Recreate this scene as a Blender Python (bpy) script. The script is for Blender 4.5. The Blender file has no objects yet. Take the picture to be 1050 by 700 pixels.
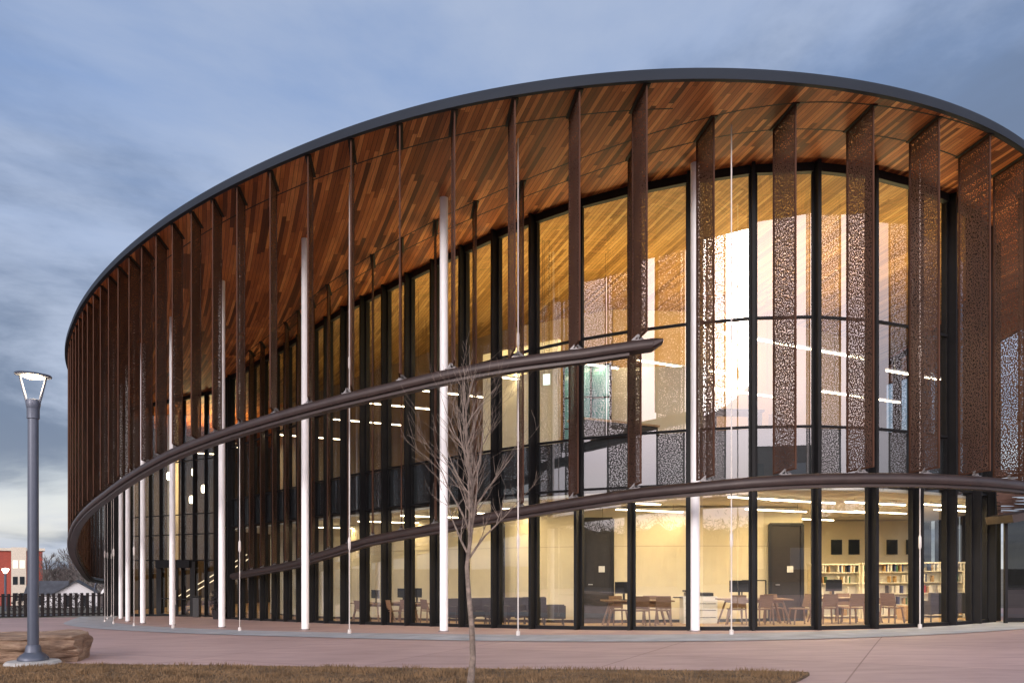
import bpy, bmesh, math, random
import numpy as np
from mathutils import Vector, Matrix
random.seed(7)
sc = bpy.context.scene
COL = sc.collection
R = math.radians
F, YH, EYE = 824.0, 580.0, 1.6          # focal length in photo pixels, horizon row, eye height

# ------------------------------------------------------------------ helpers
def _groundtable():
    ys = np.arange(-60, 3000, 0.5)
    ky = [-60, 14, 18.5, 25, 32, 41, 50, 70, 100, 150, 250, 3000]
    kz = [0, 0, -.03, -.30, -.61, -1.0, -1.22, -1.9, -3.2, -5.3, -7, -9]
    z = np.interp(ys, ky, kz)
    k = np.ones(9) / 9
    z2 = np.convolve(np.pad(z, 4, mode='edge'), k, mode='valid')
    return ys, z2
_GY, _GZ = _groundtable()
def gz(x, y):
    return float(np.interp(y, _GY, _GZ)) + 0.012 * max(-40, min(20, x))

def px(x, Y):                            # X of a picture column at depth Y
    return (x - 525.0) / F * Y

def catmull(P, step=0.3, closed=False):
    P = [np.array(p, float) for p in P]
    n = len(P)
    out = []
    rng = range(n if closed else n - 1)
    for i in rng:
        if closed:
            p0, p1, p2, p3 = P[(i-1) % n], P[i], P[(i+1) % n], P[(i+2) % n]
        else:
            p1, p2 = P[i], P[i+1]
            p0 = P[i-1] if i > 0 else 2*p1 - p2
            p3 = P[i+2] if i+2 < n else 2*p2 - p1
        m = max(2, int(np.linalg.norm(p2-p1) / step))
        # centripetal parametrisation
        def tj(a, b, t): return t + max(1e-4, np.linalg.norm(b-a)) ** 0.5
        t0 = 0; t1 = tj(p0, p1, t0); t2 = tj(p1, p2, t1); t3 = tj(p2, p3, t2)
        for k in range(m):
            t = t1 + (t2-t1) * k / m
            A1 = (t1-t)/(t1-t0)*p0 + (t-t0)/(t1-t0)*p1
            A2 = (t2-t)/(t2-t1)*p1 + (t-t1)/(t2-t1)*p2
            A3 = (t3-t)/(t3-t2)*p2 + (t-t2)/(t3-t2)*p3
            B1 = (t2-t)/(t2-t0)*A1 + (t-t0)/(t2-t0)*A2
            B2 = (t3-t)/(t3-t1)*A2 + (t-t1)/(t3-t1)*A3
            out.append((t2-t)/(t2-t1)*B1 + (t-t1)/(t2-t1)*B2)
    if not closed: out.append(P[-1])
    return np.array(out)

def smooth(C, n, closed=False):
    C = C.copy()
    for _ in range(n):
        if closed:
            C = 0.5*C + 0.25*(np.roll(C, 1, 0) + np.roll(C, -1, 0))
        else:
            C[1:-1] = 0.5*C[1:-1] + 0.25*(C[:-2] + C[2:])
    return C

class Curve:
    def __init__(s, pts):
        s.p = np.array(pts, float)
        d = np.linalg.norm(np.diff(s.p, axis=0), axis=1)
        s.s = np.concatenate([[0], np.cumsum(d)])
        s.L = s.s[-1]
    def at(s, t):
        return np.array([np.interp(t, s.s, s.p[:, k]) for k in range(s.p.shape[1])])
    def tan(s, t):
        a, b = s.at(max(0, t-.2)), s.at(min(s.L, t+.2))
        v = (b-a)[:2]
        return v / np.linalg.norm(v)
    def ray(s, x):                       # arc length where the picture column x meets the curve first (smallest Y)
        r = (x-525.0)/F
        g = s.p[:, 0] - r*s.p[:, 1]
        best = None
        for i in range(len(g)-1):
            if g[i] == 0 or g[i]*g[i+1] < 0:
                f = g[i]/(g[i]-g[i+1])
                t = s.s[i] + f*(s.s[i+1]-s.s[i])
                y = s.at(t)[1]
                if best is None or y < best[1]: best = (t, y)
        return best[0] if best else None
    def samples(s, a, b, step):
        n = max(1, int(round((b-a)/step)))
        return [a + (b-a)*i/n for i in range(n+1)]

def offset(C, d):                        # d > 0: to the left of travel direction
    T = np.gradient(C, axis=0)
    T /= np.linalg.norm(T, axis=1)[:, None]
    N = np.stack([-T[:, 1], T[:, 0]], 1)
    return C + N*d

class MB:
    def __init__(s): s.v = []; s.f = []; s.mi = []
    def add(s, vs, fs, m=0):
        o = len(s.v)
        s.v += [tuple(map(float, v)) for v in vs]
        s.f += [tuple(i+o for i in f) for f in fs]
        s.mi += [m]*len(fs)
        return s
    def box(s, c, size, rz=0, m=0, taper=1.0):
        hx, hy, hz = size[0]/2, size[1]/2, size[2]/2
        ca, sa = math.cos(rz), math.sin(rz)
        vs = []
        for dz in (-1, 1):
            k = taper if dz > 0 else 1
            for dx, dy in ((-1,-1),(1,-1),(1,1),(-1,1)):
                x, y = dx*hx*k, dy*hy*k
                vs.append((c[0]+x*ca-y*sa, c[1]+x*sa+y*ca, c[2]+dz*hz))
        return s.add(vs, [(3,2,1,0),(4,5,6,7),(0,1,5,4),(1,2,6,5),(2,3,7,6),(3,0,4,7)], m)
    def bar(s, a, b, w, h=None, m=0, up=(0,0,1)):   # box beam from a to b
        h = h or w
        a, b = Vector(a), Vector(b); d = (b-a).normalized()
        u = Vector(up)
        if abs(d.dot(u)) > .98: u = Vector((1,0,0))
        x = d.cross(u).normalized(); y = x.cross(d)
        vs = []
        for p in (a, b):
            for i, j in ((-1,-1),(1,-1),(1,1),(-1,1)):
                vs.append(p + x*(i*w/2) + y*(j*h/2))
        return s.add(vs, [(3,2,1,0),(4,5,6,7),(0,1,5,4),(1,2,6,5),(2,3,7,6),(3,0,4,7)], m)
    def tube(s, pts, rad, n=8, cap=True, m=0):
        pts = [Vector(p) for p in pts]
        if not hasattr(rad, '__len__'): rad = [rad]*len(pts)
        vs = []; fs = []
        prev = None
        for i, p in enumerate(pts):
            d = (pts[min(i+1, len(pts)-1)] - pts[max(i-1, 0)]).normalized()
            if prev is None:
                u = Vector((0,0,1)) if abs(d.z) < .9 else Vector((1,0,0))
                x = d.cross(u).normalized()
            else:
                x = (prev - d*prev.dot(d)).normalized()
            prev = x
            y = d.cross(x)
            for k in range(n):
                a = 2*math.pi*k/n
                vs.append(p + (x*math.cos(a) + y*math.sin(a))*rad[i])
        for i in range(len(pts)-1):
            for k in range(n):
                k2 = (k+1) % n
                fs.append((i*n+k, i*n+k2, (i+1)*n+k2, (i+1)*n+k))
        if cap:
            fs.append(tuple(range(n-1, -1, -1)))
            fs.append(tuple((len(pts)-1)*n+k for k in range(n)))
        return s.add(vs, fs, m)
    def lathe(s, prof, c=(0,0,0), n=24, m=0):
        vs = []; fs = []
        for r, z in prof:
            for k in range(n):
                a = 2*math.pi*k/n
                vs.append((c[0]+r*math.cos(a), c[1]+r*math.sin(a), c[2]+z))
        for i in range(len(prof)-1):
            for k in range(n):
                k2 = (k+1) % n
                fs.append((i*n+k, i*n+k2, (i+1)*n+k2, (i+1)*n+k))
        fs.append(tuple(range(n-1, -1, -1)))
        fs.append(tuple((len(prof)-1)*n+k for k in range(n)))
        return s.add(vs, fs, m)
    def prism(s, poly, z0, z1, m=0):
        n = len(poly)
        vs = [(p[0], p[1], z0) for p in poly] + [(p[0], p[1], z1) for p in poly]
        fs = [tuple(range(n-1, -1, -1)), tuple(range(n, 2*n))]
        for i in range(n):
            j = (i+1) % n
            fs.append((i, j, n+j, n+i))
        return s.add(vs, fs, m)
    def sweep(s, path, prof, m=0):       # path: list of (x,y,z), profile in (side, up)
        n = len(prof); vs = []; fs = []
        for i, p in enumerate(path):
            a = np.array(path[max(0, i-1)])[:2]; b = np.array(path[min(len(path)-1, i+1)])[:2]
            t = (b-a)/np.linalg.norm(b-a); nx, ny = -t[1], t[0]
            for u, w in prof:
                vs.append((p[0]+nx*u, p[1]+ny*u, p[2]+w))
        for i in range(len(path)-1):
            for k in range(n):
                k2 = (k+1) % n
                fs.append((i*n+k, i*n+k2, (i+1)*n+k2, (i+1)*n+k))
        fs.append(tuple(range(n-1, -1, -1)))
        fs.append(tuple((len(path)-1)*n+k for k in range(n)))
        return s.add(vs, fs, m)
    def build(s, name, mat, parent=None, world=False, smooth=False, bevel=0):
        me = bpy.data.meshes.new(name)
        me.from_pydata(s.v, [], s.f)
        mats = mat if isinstance(mat, (list, tuple)) else [mat]
        for m in mats: me.materials.append(m)
        if len(mats) > 1: me.polygons.foreach_set('material_index', s.mi)
        bm = bmesh.new(); bm.from_mesh(me)
        bmesh.ops.recalc_face_normals(bm, faces=bm.faces)
        if bevel:
            bmesh.ops.bevel(bm, geom=list(bm.edges), offset=bevel, segments=2, affect='EDGES', profile=.6)
        big = [f for f in bm.faces if len(f.verts) > 12]
        if big: bmesh.ops.triangulate(bm, faces=big)
        bm.to_mesh(me); bm.free()
        if smooth:
            me.polygons.foreach_set('use_smooth', [True]*len(me.polygons))
            me.set_sharp_from_angle(angle=R(40))
        me.update()
        o = bpy.data.objects.new(name, me)
        COL.objects.link(o)
        if parent is not None:
            o.parent = parent
            if world: o.matrix_parent_inverse = Matrix.Translation([-q for q in WLOC[parent.name]])
        return o

WLOC = {}
def thing(name, label, cat, loc=(0,0,0), rz=0, group=None):
    o = bpy.data.objects.new(name, None)
    o.empty_display_size = .3
    COL.objects.link(o)
    o.location = loc; o.rotation_euler = (0, 0, rz)
    WLOC[o.name] = tuple(loc)
    o['label'] = label; o['category'] = cat
    if group: o['group'] = group
    return o
def tag(o, label=None, cat=None, group=None, kind=None):
    if label: o['label'] = label
    if cat: o['category'] = cat
    if group: o['group'] = group
    if kind: o['kind'] = kind
    return o
def kids(o): return [c for c in bpy.data.objects if c.parent == o]
def dup(root, loc, rz, label, group=None):
    def cp(o, par):
        c = o.copy(); COL.objects.link(c)
        if par is not None: c.parent = par
        for ch in kids(o): cp(ch, c)
        return c
    r = cp(root, None)
    r.location = loc; r.rotation_euler = (0, 0, rz)
    r['label'] = label
    if group: r['group'] = group
    return r

# ------------------------------------------------------------------ materials
def newmat(name):
    m = bpy.data.materials.new(name); m.use_nodes = True
    nt = m.node_tree
    return m, nt, nt.nodes['Principled BSDF'], nt.nodes['Material Output']
def N(nt, t, **kw):
    n = nt.nodes.new(t)
    for k, v in kw.items():
        if k in n.inputs.keys(): n.inputs[k].default_value = v
        else: setattr(n, k, v)
    return n
def mat(name, col, rough=.6, metal=0, vary=.15, scale=6, bump=0, bscale=60, spec=.5, stretch=None):
    m, nt, b, out = newmat(name)
    b.inputs['Roughness'].default_value = rough
    b.inputs['Metallic'].default_value = metal
    b.inputs['Specular IOR Level'].default_value = spec
    co = N(nt, 'ShaderNodeTexCoord')
    mp = N(nt, 'ShaderNodeMapping')
    if stretch: mp.inputs['Scale'].default_value = stretch
    nt.links.new(co.outputs['Object'], mp.inputs['Vector'])
    no = N(nt, 'ShaderNodeTexNoise', Scale=scale, Detail=5.0, Roughness=.6)
    nt.links.new(mp.outputs['Vector'], no.inputs['Vector'])
    rp = N(nt, 'ShaderNodeValToRGB')
    c = np.array(col)
    rp.color_ramp.elements[0].position = .3; rp.color_ramp.elements[1].position = .7
    rp.color_ramp.elements[0].color = (*np.clip(c*(1-vary), 0, 1), 1)
    rp.color_ramp.elements[1].color = (*np.clip(c*(1+vary), 0, 1), 1)
    nt.links.new(no.outputs['Fac'], rp.inputs['Fac'])
    nt.links.new(rp.outputs['Color'], b.inputs['Base Color'])
    if bump:
        n2 = N(nt, 'ShaderNodeTexNoise', Scale=bscale, Detail=4.0)
        nt.links.new(mp.outputs['Vector'], n2.inputs['Vector'])
        bp = N(nt, 'ShaderNodeBump', Strength=bump, Distance=.02)
        nt.links.new(n2.outputs['Fac'], bp.inputs['Height'])
        nt.links.new(bp.outputs['Normal'], b.inputs['Normal'])
    return m
def emit(name, col, strength):
    m, nt, b, out = newmat(name)
    b.inputs['Base Color'].default_value = (.8, .8, .8, 1)
    b.inputs['Emission Color'].default_value = (*col, 1)
    b.inputs['Emission Strength'].default_value = strength
    return m

def wood_soffit(nm_='cedar_boards', pal=((.11,.027,.009),(.28,.076,.021),(.44,.128,.036),(.57,.185,.053),(.72,.285,.09))):
    m, nt, b, out = newmat(nm_)
    L = nt.links
    g = N(nt, 'ShaderNodeNewGeometry')
    sx = N(nt, 'ShaderNodeSeparateXYZ'); L.new(g.outputs['Position'], sx.inputs[0])
    def M(op, a, b_, c=None):
        n = N(nt, 'ShaderNodeMath', operation=op)
        for i, q in enumerate((a, b_, c)):
            if q is None: continue
            if isinstance(q, (int, float)): n.inputs[i].default_value = q
            else: L.new(q, n.inputs[i])
        return n.outputs[0]
    t = M('MULTIPLY_ADD', sx.outputs['X'], -.008, .24)
    phi = M('MULTIPLY_ADD', t, sx.outputs['Y'], sx.outputs['X'])
    wn = N(nt, 'ShaderNodeTexWhiteNoise', noise_dimensions='1D')
    L.new(M('FLOOR', M('DIVIDE', phi, .095), None), wn.inputs['W'])
    al = M('MULTIPLY_ADD', wn.outputs['Value'], 3.3, sx.outputs['Y'])
    cv = N(nt, 'ShaderNodeCombineXYZ'); L.new(al, cv.inputs[0]); L.new(phi, cv.inputs[1])
    br = N(nt, 'ShaderNodeTexBrick', offset=0.0, offset_frequency=2)
    br.inputs['Color1'].default_value = (0, 0, 0, 1); br.inputs['Color2'].default_value = (1, 1, 1, 1)
    br.inputs['Mortar'].default_value = (.5, .5, .5, 1)
    br.inputs['Scale'].default_value = 1; br.inputs['Brick Width'].default_value = 3.3
    br.inputs['Row Height'].default_value = .095; br.inputs['Mortar Size'].default_value = .004
    br.inputs['Mortar Smooth'].default_value = 0
    L.new(cv.outputs[0], br.inputs['Vector'])
    rp = N(nt, 'ShaderNodeValToRGB')
    e = rp.color_ramp.elements
    e[0].position = 0; e[0].color = (*pal[0], 1)
    e[1].position = 1; e[1].color = (*pal[4], 1)
    for p, c in ((.28, (*pal[1], 1)), (.55, (*pal[2], 1)), (.82, (*pal[3], 1))):
        q = rp.color_ramp.elements.new(p); q.color = c
    L.new(br.outputs['Color'], rp.inputs['Fac'])
    st = N(nt, 'ShaderNodeMapping'); st.inputs['Scale'].default_value = (.8, 26, 1)
    L.new(cv.outputs[0], st.inputs['Vector'])
    no = N(nt, 'ShaderNodeTexNoise', Scale=1.6, Detail=6.0, Roughness=.65)
    L.new(st.outputs[0], no.inputs['Vector'])
    mr = N(nt, 'ShaderNodeMapRange'); mr.inputs[1].default_value = .25; mr.inputs[2].default_value = .75
    mr.inputs[3].default_value = .55; mr.inputs[4].default_value = 1.3
    L.new(no.outputs['Fac'], mr.inputs[0])
    mx = N(nt, 'ShaderNodeMix', data_type='RGBA', blend_type='MULTIPLY'); mx.inputs[0].default_value = 1
    L.new(rp.outputs['Color'], mx.inputs[6]); L.new(mr.outputs[0], mx.inputs[7])
    m2 = N(nt, 'ShaderNodeMix', data_type='RGBA'); L.new(br.outputs['Fac'], m2.inputs[0])
    L.new(mx.outputs[2], m2.inputs[6]); m2.inputs[7].default_value = (.02, .009, .005, 1)
    L.new(m2.outputs[2], b.inputs['Base Color'])
    b.inputs['Roughness'].default_value = .5; b.inputs['Specular IOR Level'].default_value = .22
    bp = N(nt, 'ShaderNodeBump', Strength=.5, Distance=.01, invert=True)
    L.new(br.outputs['Fac'], bp.inputs['Height']); L.new(bp.outputs[0], b.inputs['Normal'])
    return m

FD = np.array([-.133, .991])             # all fins share this bearing
def perforated():
    m, nt, b, out = newmat('perforated_bronze_metal')
    L = nt.links
    g = N(nt, 'ShaderNodeNewGeometry')
    dt = N(nt, 'ShaderNodeVectorMath', operation='DOT_PRODUCT'); dt.inputs[1].default_value = (FD[0], FD[1], 0)
    L.new(g.outputs['Position'], dt.inputs[0])
    sx = N(nt, 'ShaderNodeSeparateXYZ'); L.new(g.outputs['Position'], sx.inputs[0])
    cv = N(nt, 'ShaderNodeCombineXYZ'); L.new(dt.outputs['Value'], cv.inputs[0]); L.new(sx.outputs['Z'], cv.inputs[1])
    mp = N(nt, 'ShaderNodeMapping'); mp.inputs['Scale'].default_value = (16, 21, 1); mp.inputs['Rotation'].default_value = (0, 0, .5)
    L.new(cv.outputs[0], mp.inputs[0])
    vo = N(nt, 'ShaderNodeTexVoronoi', voronoi_dimensions='2D', feature='F1'); vo.inputs['Scale'].default_value = 1
    vo.inputs['Randomness'].default_value = .8
    L.new(mp.outputs[0], vo.inputs['Vector'])
    lt = N(nt, 'ShaderNodeMath', operation='LESS_THAN'); lt.inputs[1].default_value = .36
    L.new(vo.outputs['Distance'], lt.inputs[0])
    tr = N(nt, 'ShaderNodeBsdfTransparent')
    mx = N(nt, 'ShaderNodeMixShader')
    L.new(lt.outputs[0], mx.inputs[0]); L.new(b.outputs[0], mx.inputs[1]); L.new(tr.outputs[0], mx.inputs[2])
    L.new(mx.outputs[0], out.inputs[0])
    no = N(nt, 'ShaderNodeTexNoise', Scale=1.2, Detail=4.0); L.new(g.outputs['Position'], no.inputs['Vector'])
    rp = N(nt, 'ShaderNodeValToRGB'); e = rp.color_ramp.elements
    e[0].position = .3; e[0].color = (.095, .050, .036, 1); e[1].position = .7; e[1].color = (.145, .078, .055, 1)
    L.new(no.outputs['Fac'], rp.inputs['Fac']); L.new(rp.outputs[0], b.inputs['Base Color'])
    b.inputs['Metallic'].default_value = .35; b.inputs['Roughness'].default_value = .5
    return m

def glass(name, tint=(.90, .93, .92), base=.17):
    m, nt, b, out = newmat(name)
    L = nt.links
    nt.nodes.remove(b)
    tr = N(nt, 'ShaderNodeBsdfTransparent'); tr.inputs[0].default_value = (*tint, 1)
    gl = N(nt, 'ShaderNodeBsdfGlossy'); gl.inputs['Roughness'].default_value = 0; gl.inputs['Color'].default_value = (.95, .95, .97, 1)
    g = N(nt, 'ShaderNodeNewGeometry')
    no = N(nt, 'ShaderNodeTexNoise', Scale=.55, Detail=1.0); L.new(g.outputs['Position'], no.inputs['Vector'])
    bp = N(nt, 'ShaderNodeBump', Strength=.03, Distance=.05); L.new(no.outputs['Fac'], bp.inputs['Height'])
    L.new(bp.outputs[0], gl.inputs['Normal'])
    lw = N(nt, 'ShaderNodeLayerWeight'); lw.inputs['Blend'].default_value = .5
    pw = N(nt, 'ShaderNodeMath', operation='POWER'); pw.inputs[1].default_value = 4.0
    L.new(lw.outputs['Facing'], pw.inputs[0])
    ma = N(nt, 'ShaderNodeMath', operation='MULTIPLY_ADD', use_clamp=True); ma.inputs[1].default_value = .75; ma.inputs[2].default_value = base
    L.new(pw.outputs[0], ma.inputs[0])
    mx = N(nt, 'ShaderNodeMixShader'); L.new(ma.outputs[0], mx.inputs[0]); L.new(tr.outputs[0], mx.inputs[1]); L.new(gl.outputs[0], mx.inputs[2])
    L.new(mx.outputs[0], out.inputs[0])
    return m

def pavement():
    m, nt, b, out = newmat('rose_concrete')
    L = nt.links
    g = N(nt, 'ShaderNodeNewGeometry')
    n1 = N(nt, 'ShaderNodeTexNoise', Scale=.22, Detail=6.0, Roughness=.6); L.new(g.outputs['Position'], n1.inputs['Vector'])
    mp = N(nt, 'ShaderNodeMapping'); mp.inputs['Scale'].default_value = (.5, 2.4, 1); mp.inputs['Rotation'].default_value = (0, 0, .1)
    L.new(g.outputs['Position'], mp.inputs[0])
    n2 = N(nt, 'ShaderNodeTexNoise', Scale=1.5, Detail=8.0, Roughness=.7); L.new(mp.outputs[0], n2.inputs['Vector'])
    mm = N(nt, 'ShaderNodeMath', operation='MULTIPLY_ADD'); mm.inputs[1].default_value = .55
    L.new(n2.outputs['Fac'], mm.inputs[0])
    m3 = N(nt, 'ShaderNodeMath', operation='MULTIPLY'); m3.inputs[1].default_value = .45; L.new(n1.outputs['Fac'], m3.inputs[0]); L.new(m3.outputs[0], mm.inputs[2])
    rp = N(nt, 'ShaderNodeValToRGB'); e = rp.color_ramp.elements
    e[0].position = .32; e[0].color = (.31, .212, .197, 1); e[1].position = .68; e[1].color = (.54, .385, .36, 1)
    L.new(mm.outputs[0], rp.inputs['Fac'])
    mp2 = N(nt, 'ShaderNodeMapping'); mp2.inputs['Rotation'].default_value = (0, 0, R(28)); mp2.inputs['Location'].default_value = (1.1, .6, 0)
    L.new(g.outputs['Position'], mp2.inputs[0])
    br = N(nt, 'ShaderNodeTexBrick', offset=0.0)
    br.inputs['Scale'].default_value = 1; br.inputs['Brick Width'].default_value = 3.6; br.inputs['Row Height'].default_value = 3.6
    br.inputs['Mortar Size'].default_value = .012; br.inputs['Mortar Smooth'].default_value = .1
    br.inputs['Color1'].default_value = (.92, .92, .92, 1); br.inputs['Color2'].default_value = (1.06, 1.05, 1.05, 1); br.inputs['Mortar'].default_value = (.55, .5, .5, 1)
    L.new(mp2.outputs[0], br.inputs['Vector'])
    mx = N(nt, 'ShaderNodeMix', data_type='RGBA', blend_type='MULTIPLY'); mx.inputs[0].default_value = 1
    L.new(rp.outputs[0], mx.inputs[6]); L.new(br.outputs['Color'], mx.inputs[7])
    L.new(mx.outputs[2], b.inputs['Base Color'])
    b.inputs['Roughness'].default_value = .62
    n4 = N(nt, 'ShaderNodeTexNoise', Scale=45, Detail=3.0); L.new(g.outputs['Position'], n4.inputs['Vector'])
    bp = N(nt, 'ShaderNodeBump', Strength=.25, Distance=.01); L.new(n4.outputs['Fac'], bp.inputs['Height']); L.new(bp.outputs[0], b.inputs['Normal'])
    return m

def brick(name, c1, c2, mortar):
    m, nt, b, out = newmat(name); L = nt.links
    co = N(nt, 'ShaderNodeTexCoord')
    sx = N(nt, 'ShaderNodeSeparateXYZ'); L.new(co.outputs['Object'], sx.inputs[0])
    ad = N(nt, 'ShaderNodeMath', operation='ADD'); L.new(sx.outputs[0], ad.inputs[0]); L.new(sx.outputs[1], ad.inputs[1])
    cv = N(nt, 'ShaderNodeCombineXYZ'); L.new(ad.outputs[0], cv.inputs[0]); L.new(sx.outputs[2], cv.inputs[1])
    br = N(nt, 'ShaderNodeTexBrick'); br.inputs['Scale'].default_value = 1
    br.inputs['Brick Width'].default_value = .4; br.inputs['Row Height'].default_value = .13; br.inputs['Mortar Size'].default_value = .012
    br.inputs['Color1'].default_value = (*c1, 1); br.inputs['Color2'].default_value = (*c2, 1); br.inputs['Mortar'].default_value = (*mortar, 1)
    L.new(cv.outputs[0], br.inputs['Vector']); L.new(br.outputs['Color'], b.inputs['Base Color'])
    b.inputs['Roughness'].default_value = .85
    return m

def sandstone():
    m, nt, b, out = newmat('sandstone'); L = nt.links
    co = N(nt, 'ShaderNodeTexCoord')
    mp = N(nt, 'ShaderNodeMapping'); mp.inputs['Scale'].default_value = (1, 1, 5); mp.inputs['Rotation'].default_value = (.1, .25, 0)
    L.new(co.outputs['Object'], mp.inputs[0])
    n1 = N(nt, 'ShaderNodeTexNoise', Scale=1.7, Detail=9.0, Roughness=.65, Distortion=.8); L.new(mp.outputs[0], n1.inputs['Vector'])
    rp = N(nt, 'ShaderNodeValToRGB'); e = rp.color_ramp.elements
    e[0].position = .3; e[0].color = (.13, .08, .055, 1); e[1].position = .75; e[1].color = (.46, .34, .24, 1)
    q = e.new(.5); q.color = (.27, .175, .115, 1)
    L.new(n1.outputs['Fac'], rp.inputs['Fac']); L.new(rp.outputs[0], b.inputs['Base Color'])
    b.inputs['Roughness'].default_value = .9
    n2 = N(nt, 'ShaderNodeTexNoise', Scale=7, Detail=8.0, Roughness=.7); L.new(mp.outputs[0], n2.inputs['Vector'])
    bp = N(nt, 'ShaderNodeBump', Strength=.8, Distance=.05); L.new(n2.outputs['Fac'], bp.inputs['Height']); L.new(bp.outputs[0], b.inputs['Normal'])
    return m

CEDAR = wood_soffit()
GOLDW = wood_soffit('golden_boards', ((.20,.10,.029),(.31,.16,.046),(.39,.212,.065),(.45,.25,.083),(.52,.31,.115)))
PERF = perforated()
GLASS = glass('curtain_wall_glass')
SPAN = mat('spandrel_backing', (.03, .035, .04), .5, vary=.2)
FINF = mat('bronze_fin_frame', (.075,.038,.026), .85, 0, vary=.2, scale=1.5, spec=.08)
BLACK = mat('black_mullion_metal', (.010, .010, .011), .55, 0, vary=.25, scale=2, spec=.22)
DARKSEAM = mat('dark_seam', (.012, .008, .006), .7)
FASCIA = mat('slate_fascia_metal', (.022, .028, .038), .65, 0, vary=.1, scale=.5, spec=.14)
ROOFM = mat('roof_membrane', (.2, .2, .2), .9)
RAILM = mat('bronze_rail_metal', (.042, .028, .025), .45, .2, vary=.2, scale=3)
GALV = mat('galvanised_bracket', (.22, .21, .21), .5, .5, vary=.1)
WHITEP = mat('white_column_paint', (.90, .90, .90), .4, 0, vary=.03, scale=3)
RODM = mat('pale_rod_steel', (.66,.62,.58), .45, .2, vary=.1)
STEEL = mat('stainless_cable', (.62, .60, .58), .3, .9, vary=.1)
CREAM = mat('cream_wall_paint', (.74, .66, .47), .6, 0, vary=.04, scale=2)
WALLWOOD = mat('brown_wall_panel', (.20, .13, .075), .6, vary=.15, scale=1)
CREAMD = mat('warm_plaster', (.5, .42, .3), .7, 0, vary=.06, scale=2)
CEILW = mat('white_ceiling_tile', (.75, .71, .6), .8, 0, vary=.03)
CARPET = mat('tan_carpet', (.36, .25, .15), .9, 0, vary=.25, scale=2)
FLOORU = mat('upper_floor_carpet', (.2, .16, .13), .9)
DOORM = mat('dark_door_wood', (.022, .018, .017), .45, vary=.2)
TEAK = mat('oak_furniture_wood', (.20, .115, .065), .45, vary=.3, scale=5, stretch=(1, 12, 12))
OAKP = mat('pale_oak_wood', (.5, .33, .18), .5, vary=.2, scale=5)
CHARC = mat('charcoal_upholstery', (.028, .03, .032), .85, vary=.2, scale=30)
BLKPL = mat('black_plastic', (.015, .015, .017), .35)
WHITEPL = mat('white_plastic', (.72, .72, .7), .4, vary=.03)
PAVE = pavement()
BANDM = mat('pale_grey_concrete', (.36, .38, .41), .7, vary=.22, scale=1.6, bump=.3, stretch=(1, 1, 1))
LAWNM = mat('dormant_turf', (.12, .08, .045), .95, vary=.55, scale=3.5, bump=.8, bscale=90)
BLADEM = mat('dry_grass_blade', (.20, .125, .062), .9, vary=.5, scale=2)
GROUNDM = mat('dry_open_ground', (.12, .105, .075), .95, vary=.4, scale=.05)
ASPH = mat('asphalt', (.055, .055, .058), .9, vary=.2, scale=.8)
LAMPM = mat('grey_lamp_paint', (.085, .10, .135), .4, .3, vary=.06)
FOOTM = mat('lamp_footing_concrete', (.40, .39, .37), .85, vary=.2, scale=9)
ROCK = sandstone()
BARK = mat('young_tree_bark', (.21, .165, .135), .9, vary=.45, scale=14, bump=.6, bscale=40)
BARKF = mat('far_tree_bark', (.10, .085, .08), .95, vary=.2)
FENCEM = mat('dark_fence_paint', (.012, .009, .009), .7, vary=.2, spec=.15)
BRICKR = brick('red_brick', (.36, .055, .035), (.28, .045, .03), (.28, .12, .09))
BRICKB = brick('brown_brick', (.16, .085, .065), (.12, .065, .05), (.2, .16, .14))
CREAMP = mat('cream_panel', (.6, .54, .44), .7)
WINDARK = mat('dark_window', (.02, .025, .03), .1, vary=.1)
SHINGLE = mat('grey_shingle', (.055, .06, .072), .9, vary=.3, scale=1.5)
SIDING = mat('white_siding', (.62, .62, .63), .6, vary=.05)
SHRUBM = mat('dark_shrub_leaf', (.03, .026, .028), .9, vary=.4)
LEDW = emit('led_tube', (1, .80, .52), 14)
GLOBE = emit('lit_globe', (1, .82, .56), 7)
LENS = emit('lamp_lens', (1, .66, .32), 13)
WARMWIN = emit('lit_far_window', (1, .62, .3), .55)

# ------------------------------------------------------------------ plan curves
SOF, FTOP = 11.8, 12.03
eave_px = [(1050,148.7),(1015,124),(975.5,106.5),(940,95.5),(900,85.7),(860,79.5),(821,74),(780,70.5),(740,69.3),(690,70.6),(614,76.5),(560,83.8),(505,93),(450,104),(375.8,126),(313,150.3),(250,179),(217,196),(179.5,220),(138.6,249.5),(107,278.5),(82,309.5),(68.5,340),(65.7,362)]
EY = []
for x, y in eave_px:
    Y = F*(FTOP-EYE)/(YH-y); EY.append((px(x, Y), Y))
EY += [(-25.0,46),(-27.6,52),(-29.2,58),(-29.6,65),(-28,72),(-23,79),(-15,82),(-5,80),(5,73),(13,63),(18.5,52),(21.5,44),(22.3,36.5),(20.6,29.6),(17.3,24.3)]
EAVE = smooth(catmull(EY, .3, True), 60, True)      # starts at right, runs left along the front: interior on the right-hand side
EAVE = EAVE + (offset(EAVE, .19)-EAVE)*np.clip((34-EAVE[:, 1:2])/10, 0, 1)
def inward(C, d): return offset(C, -d)
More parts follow.
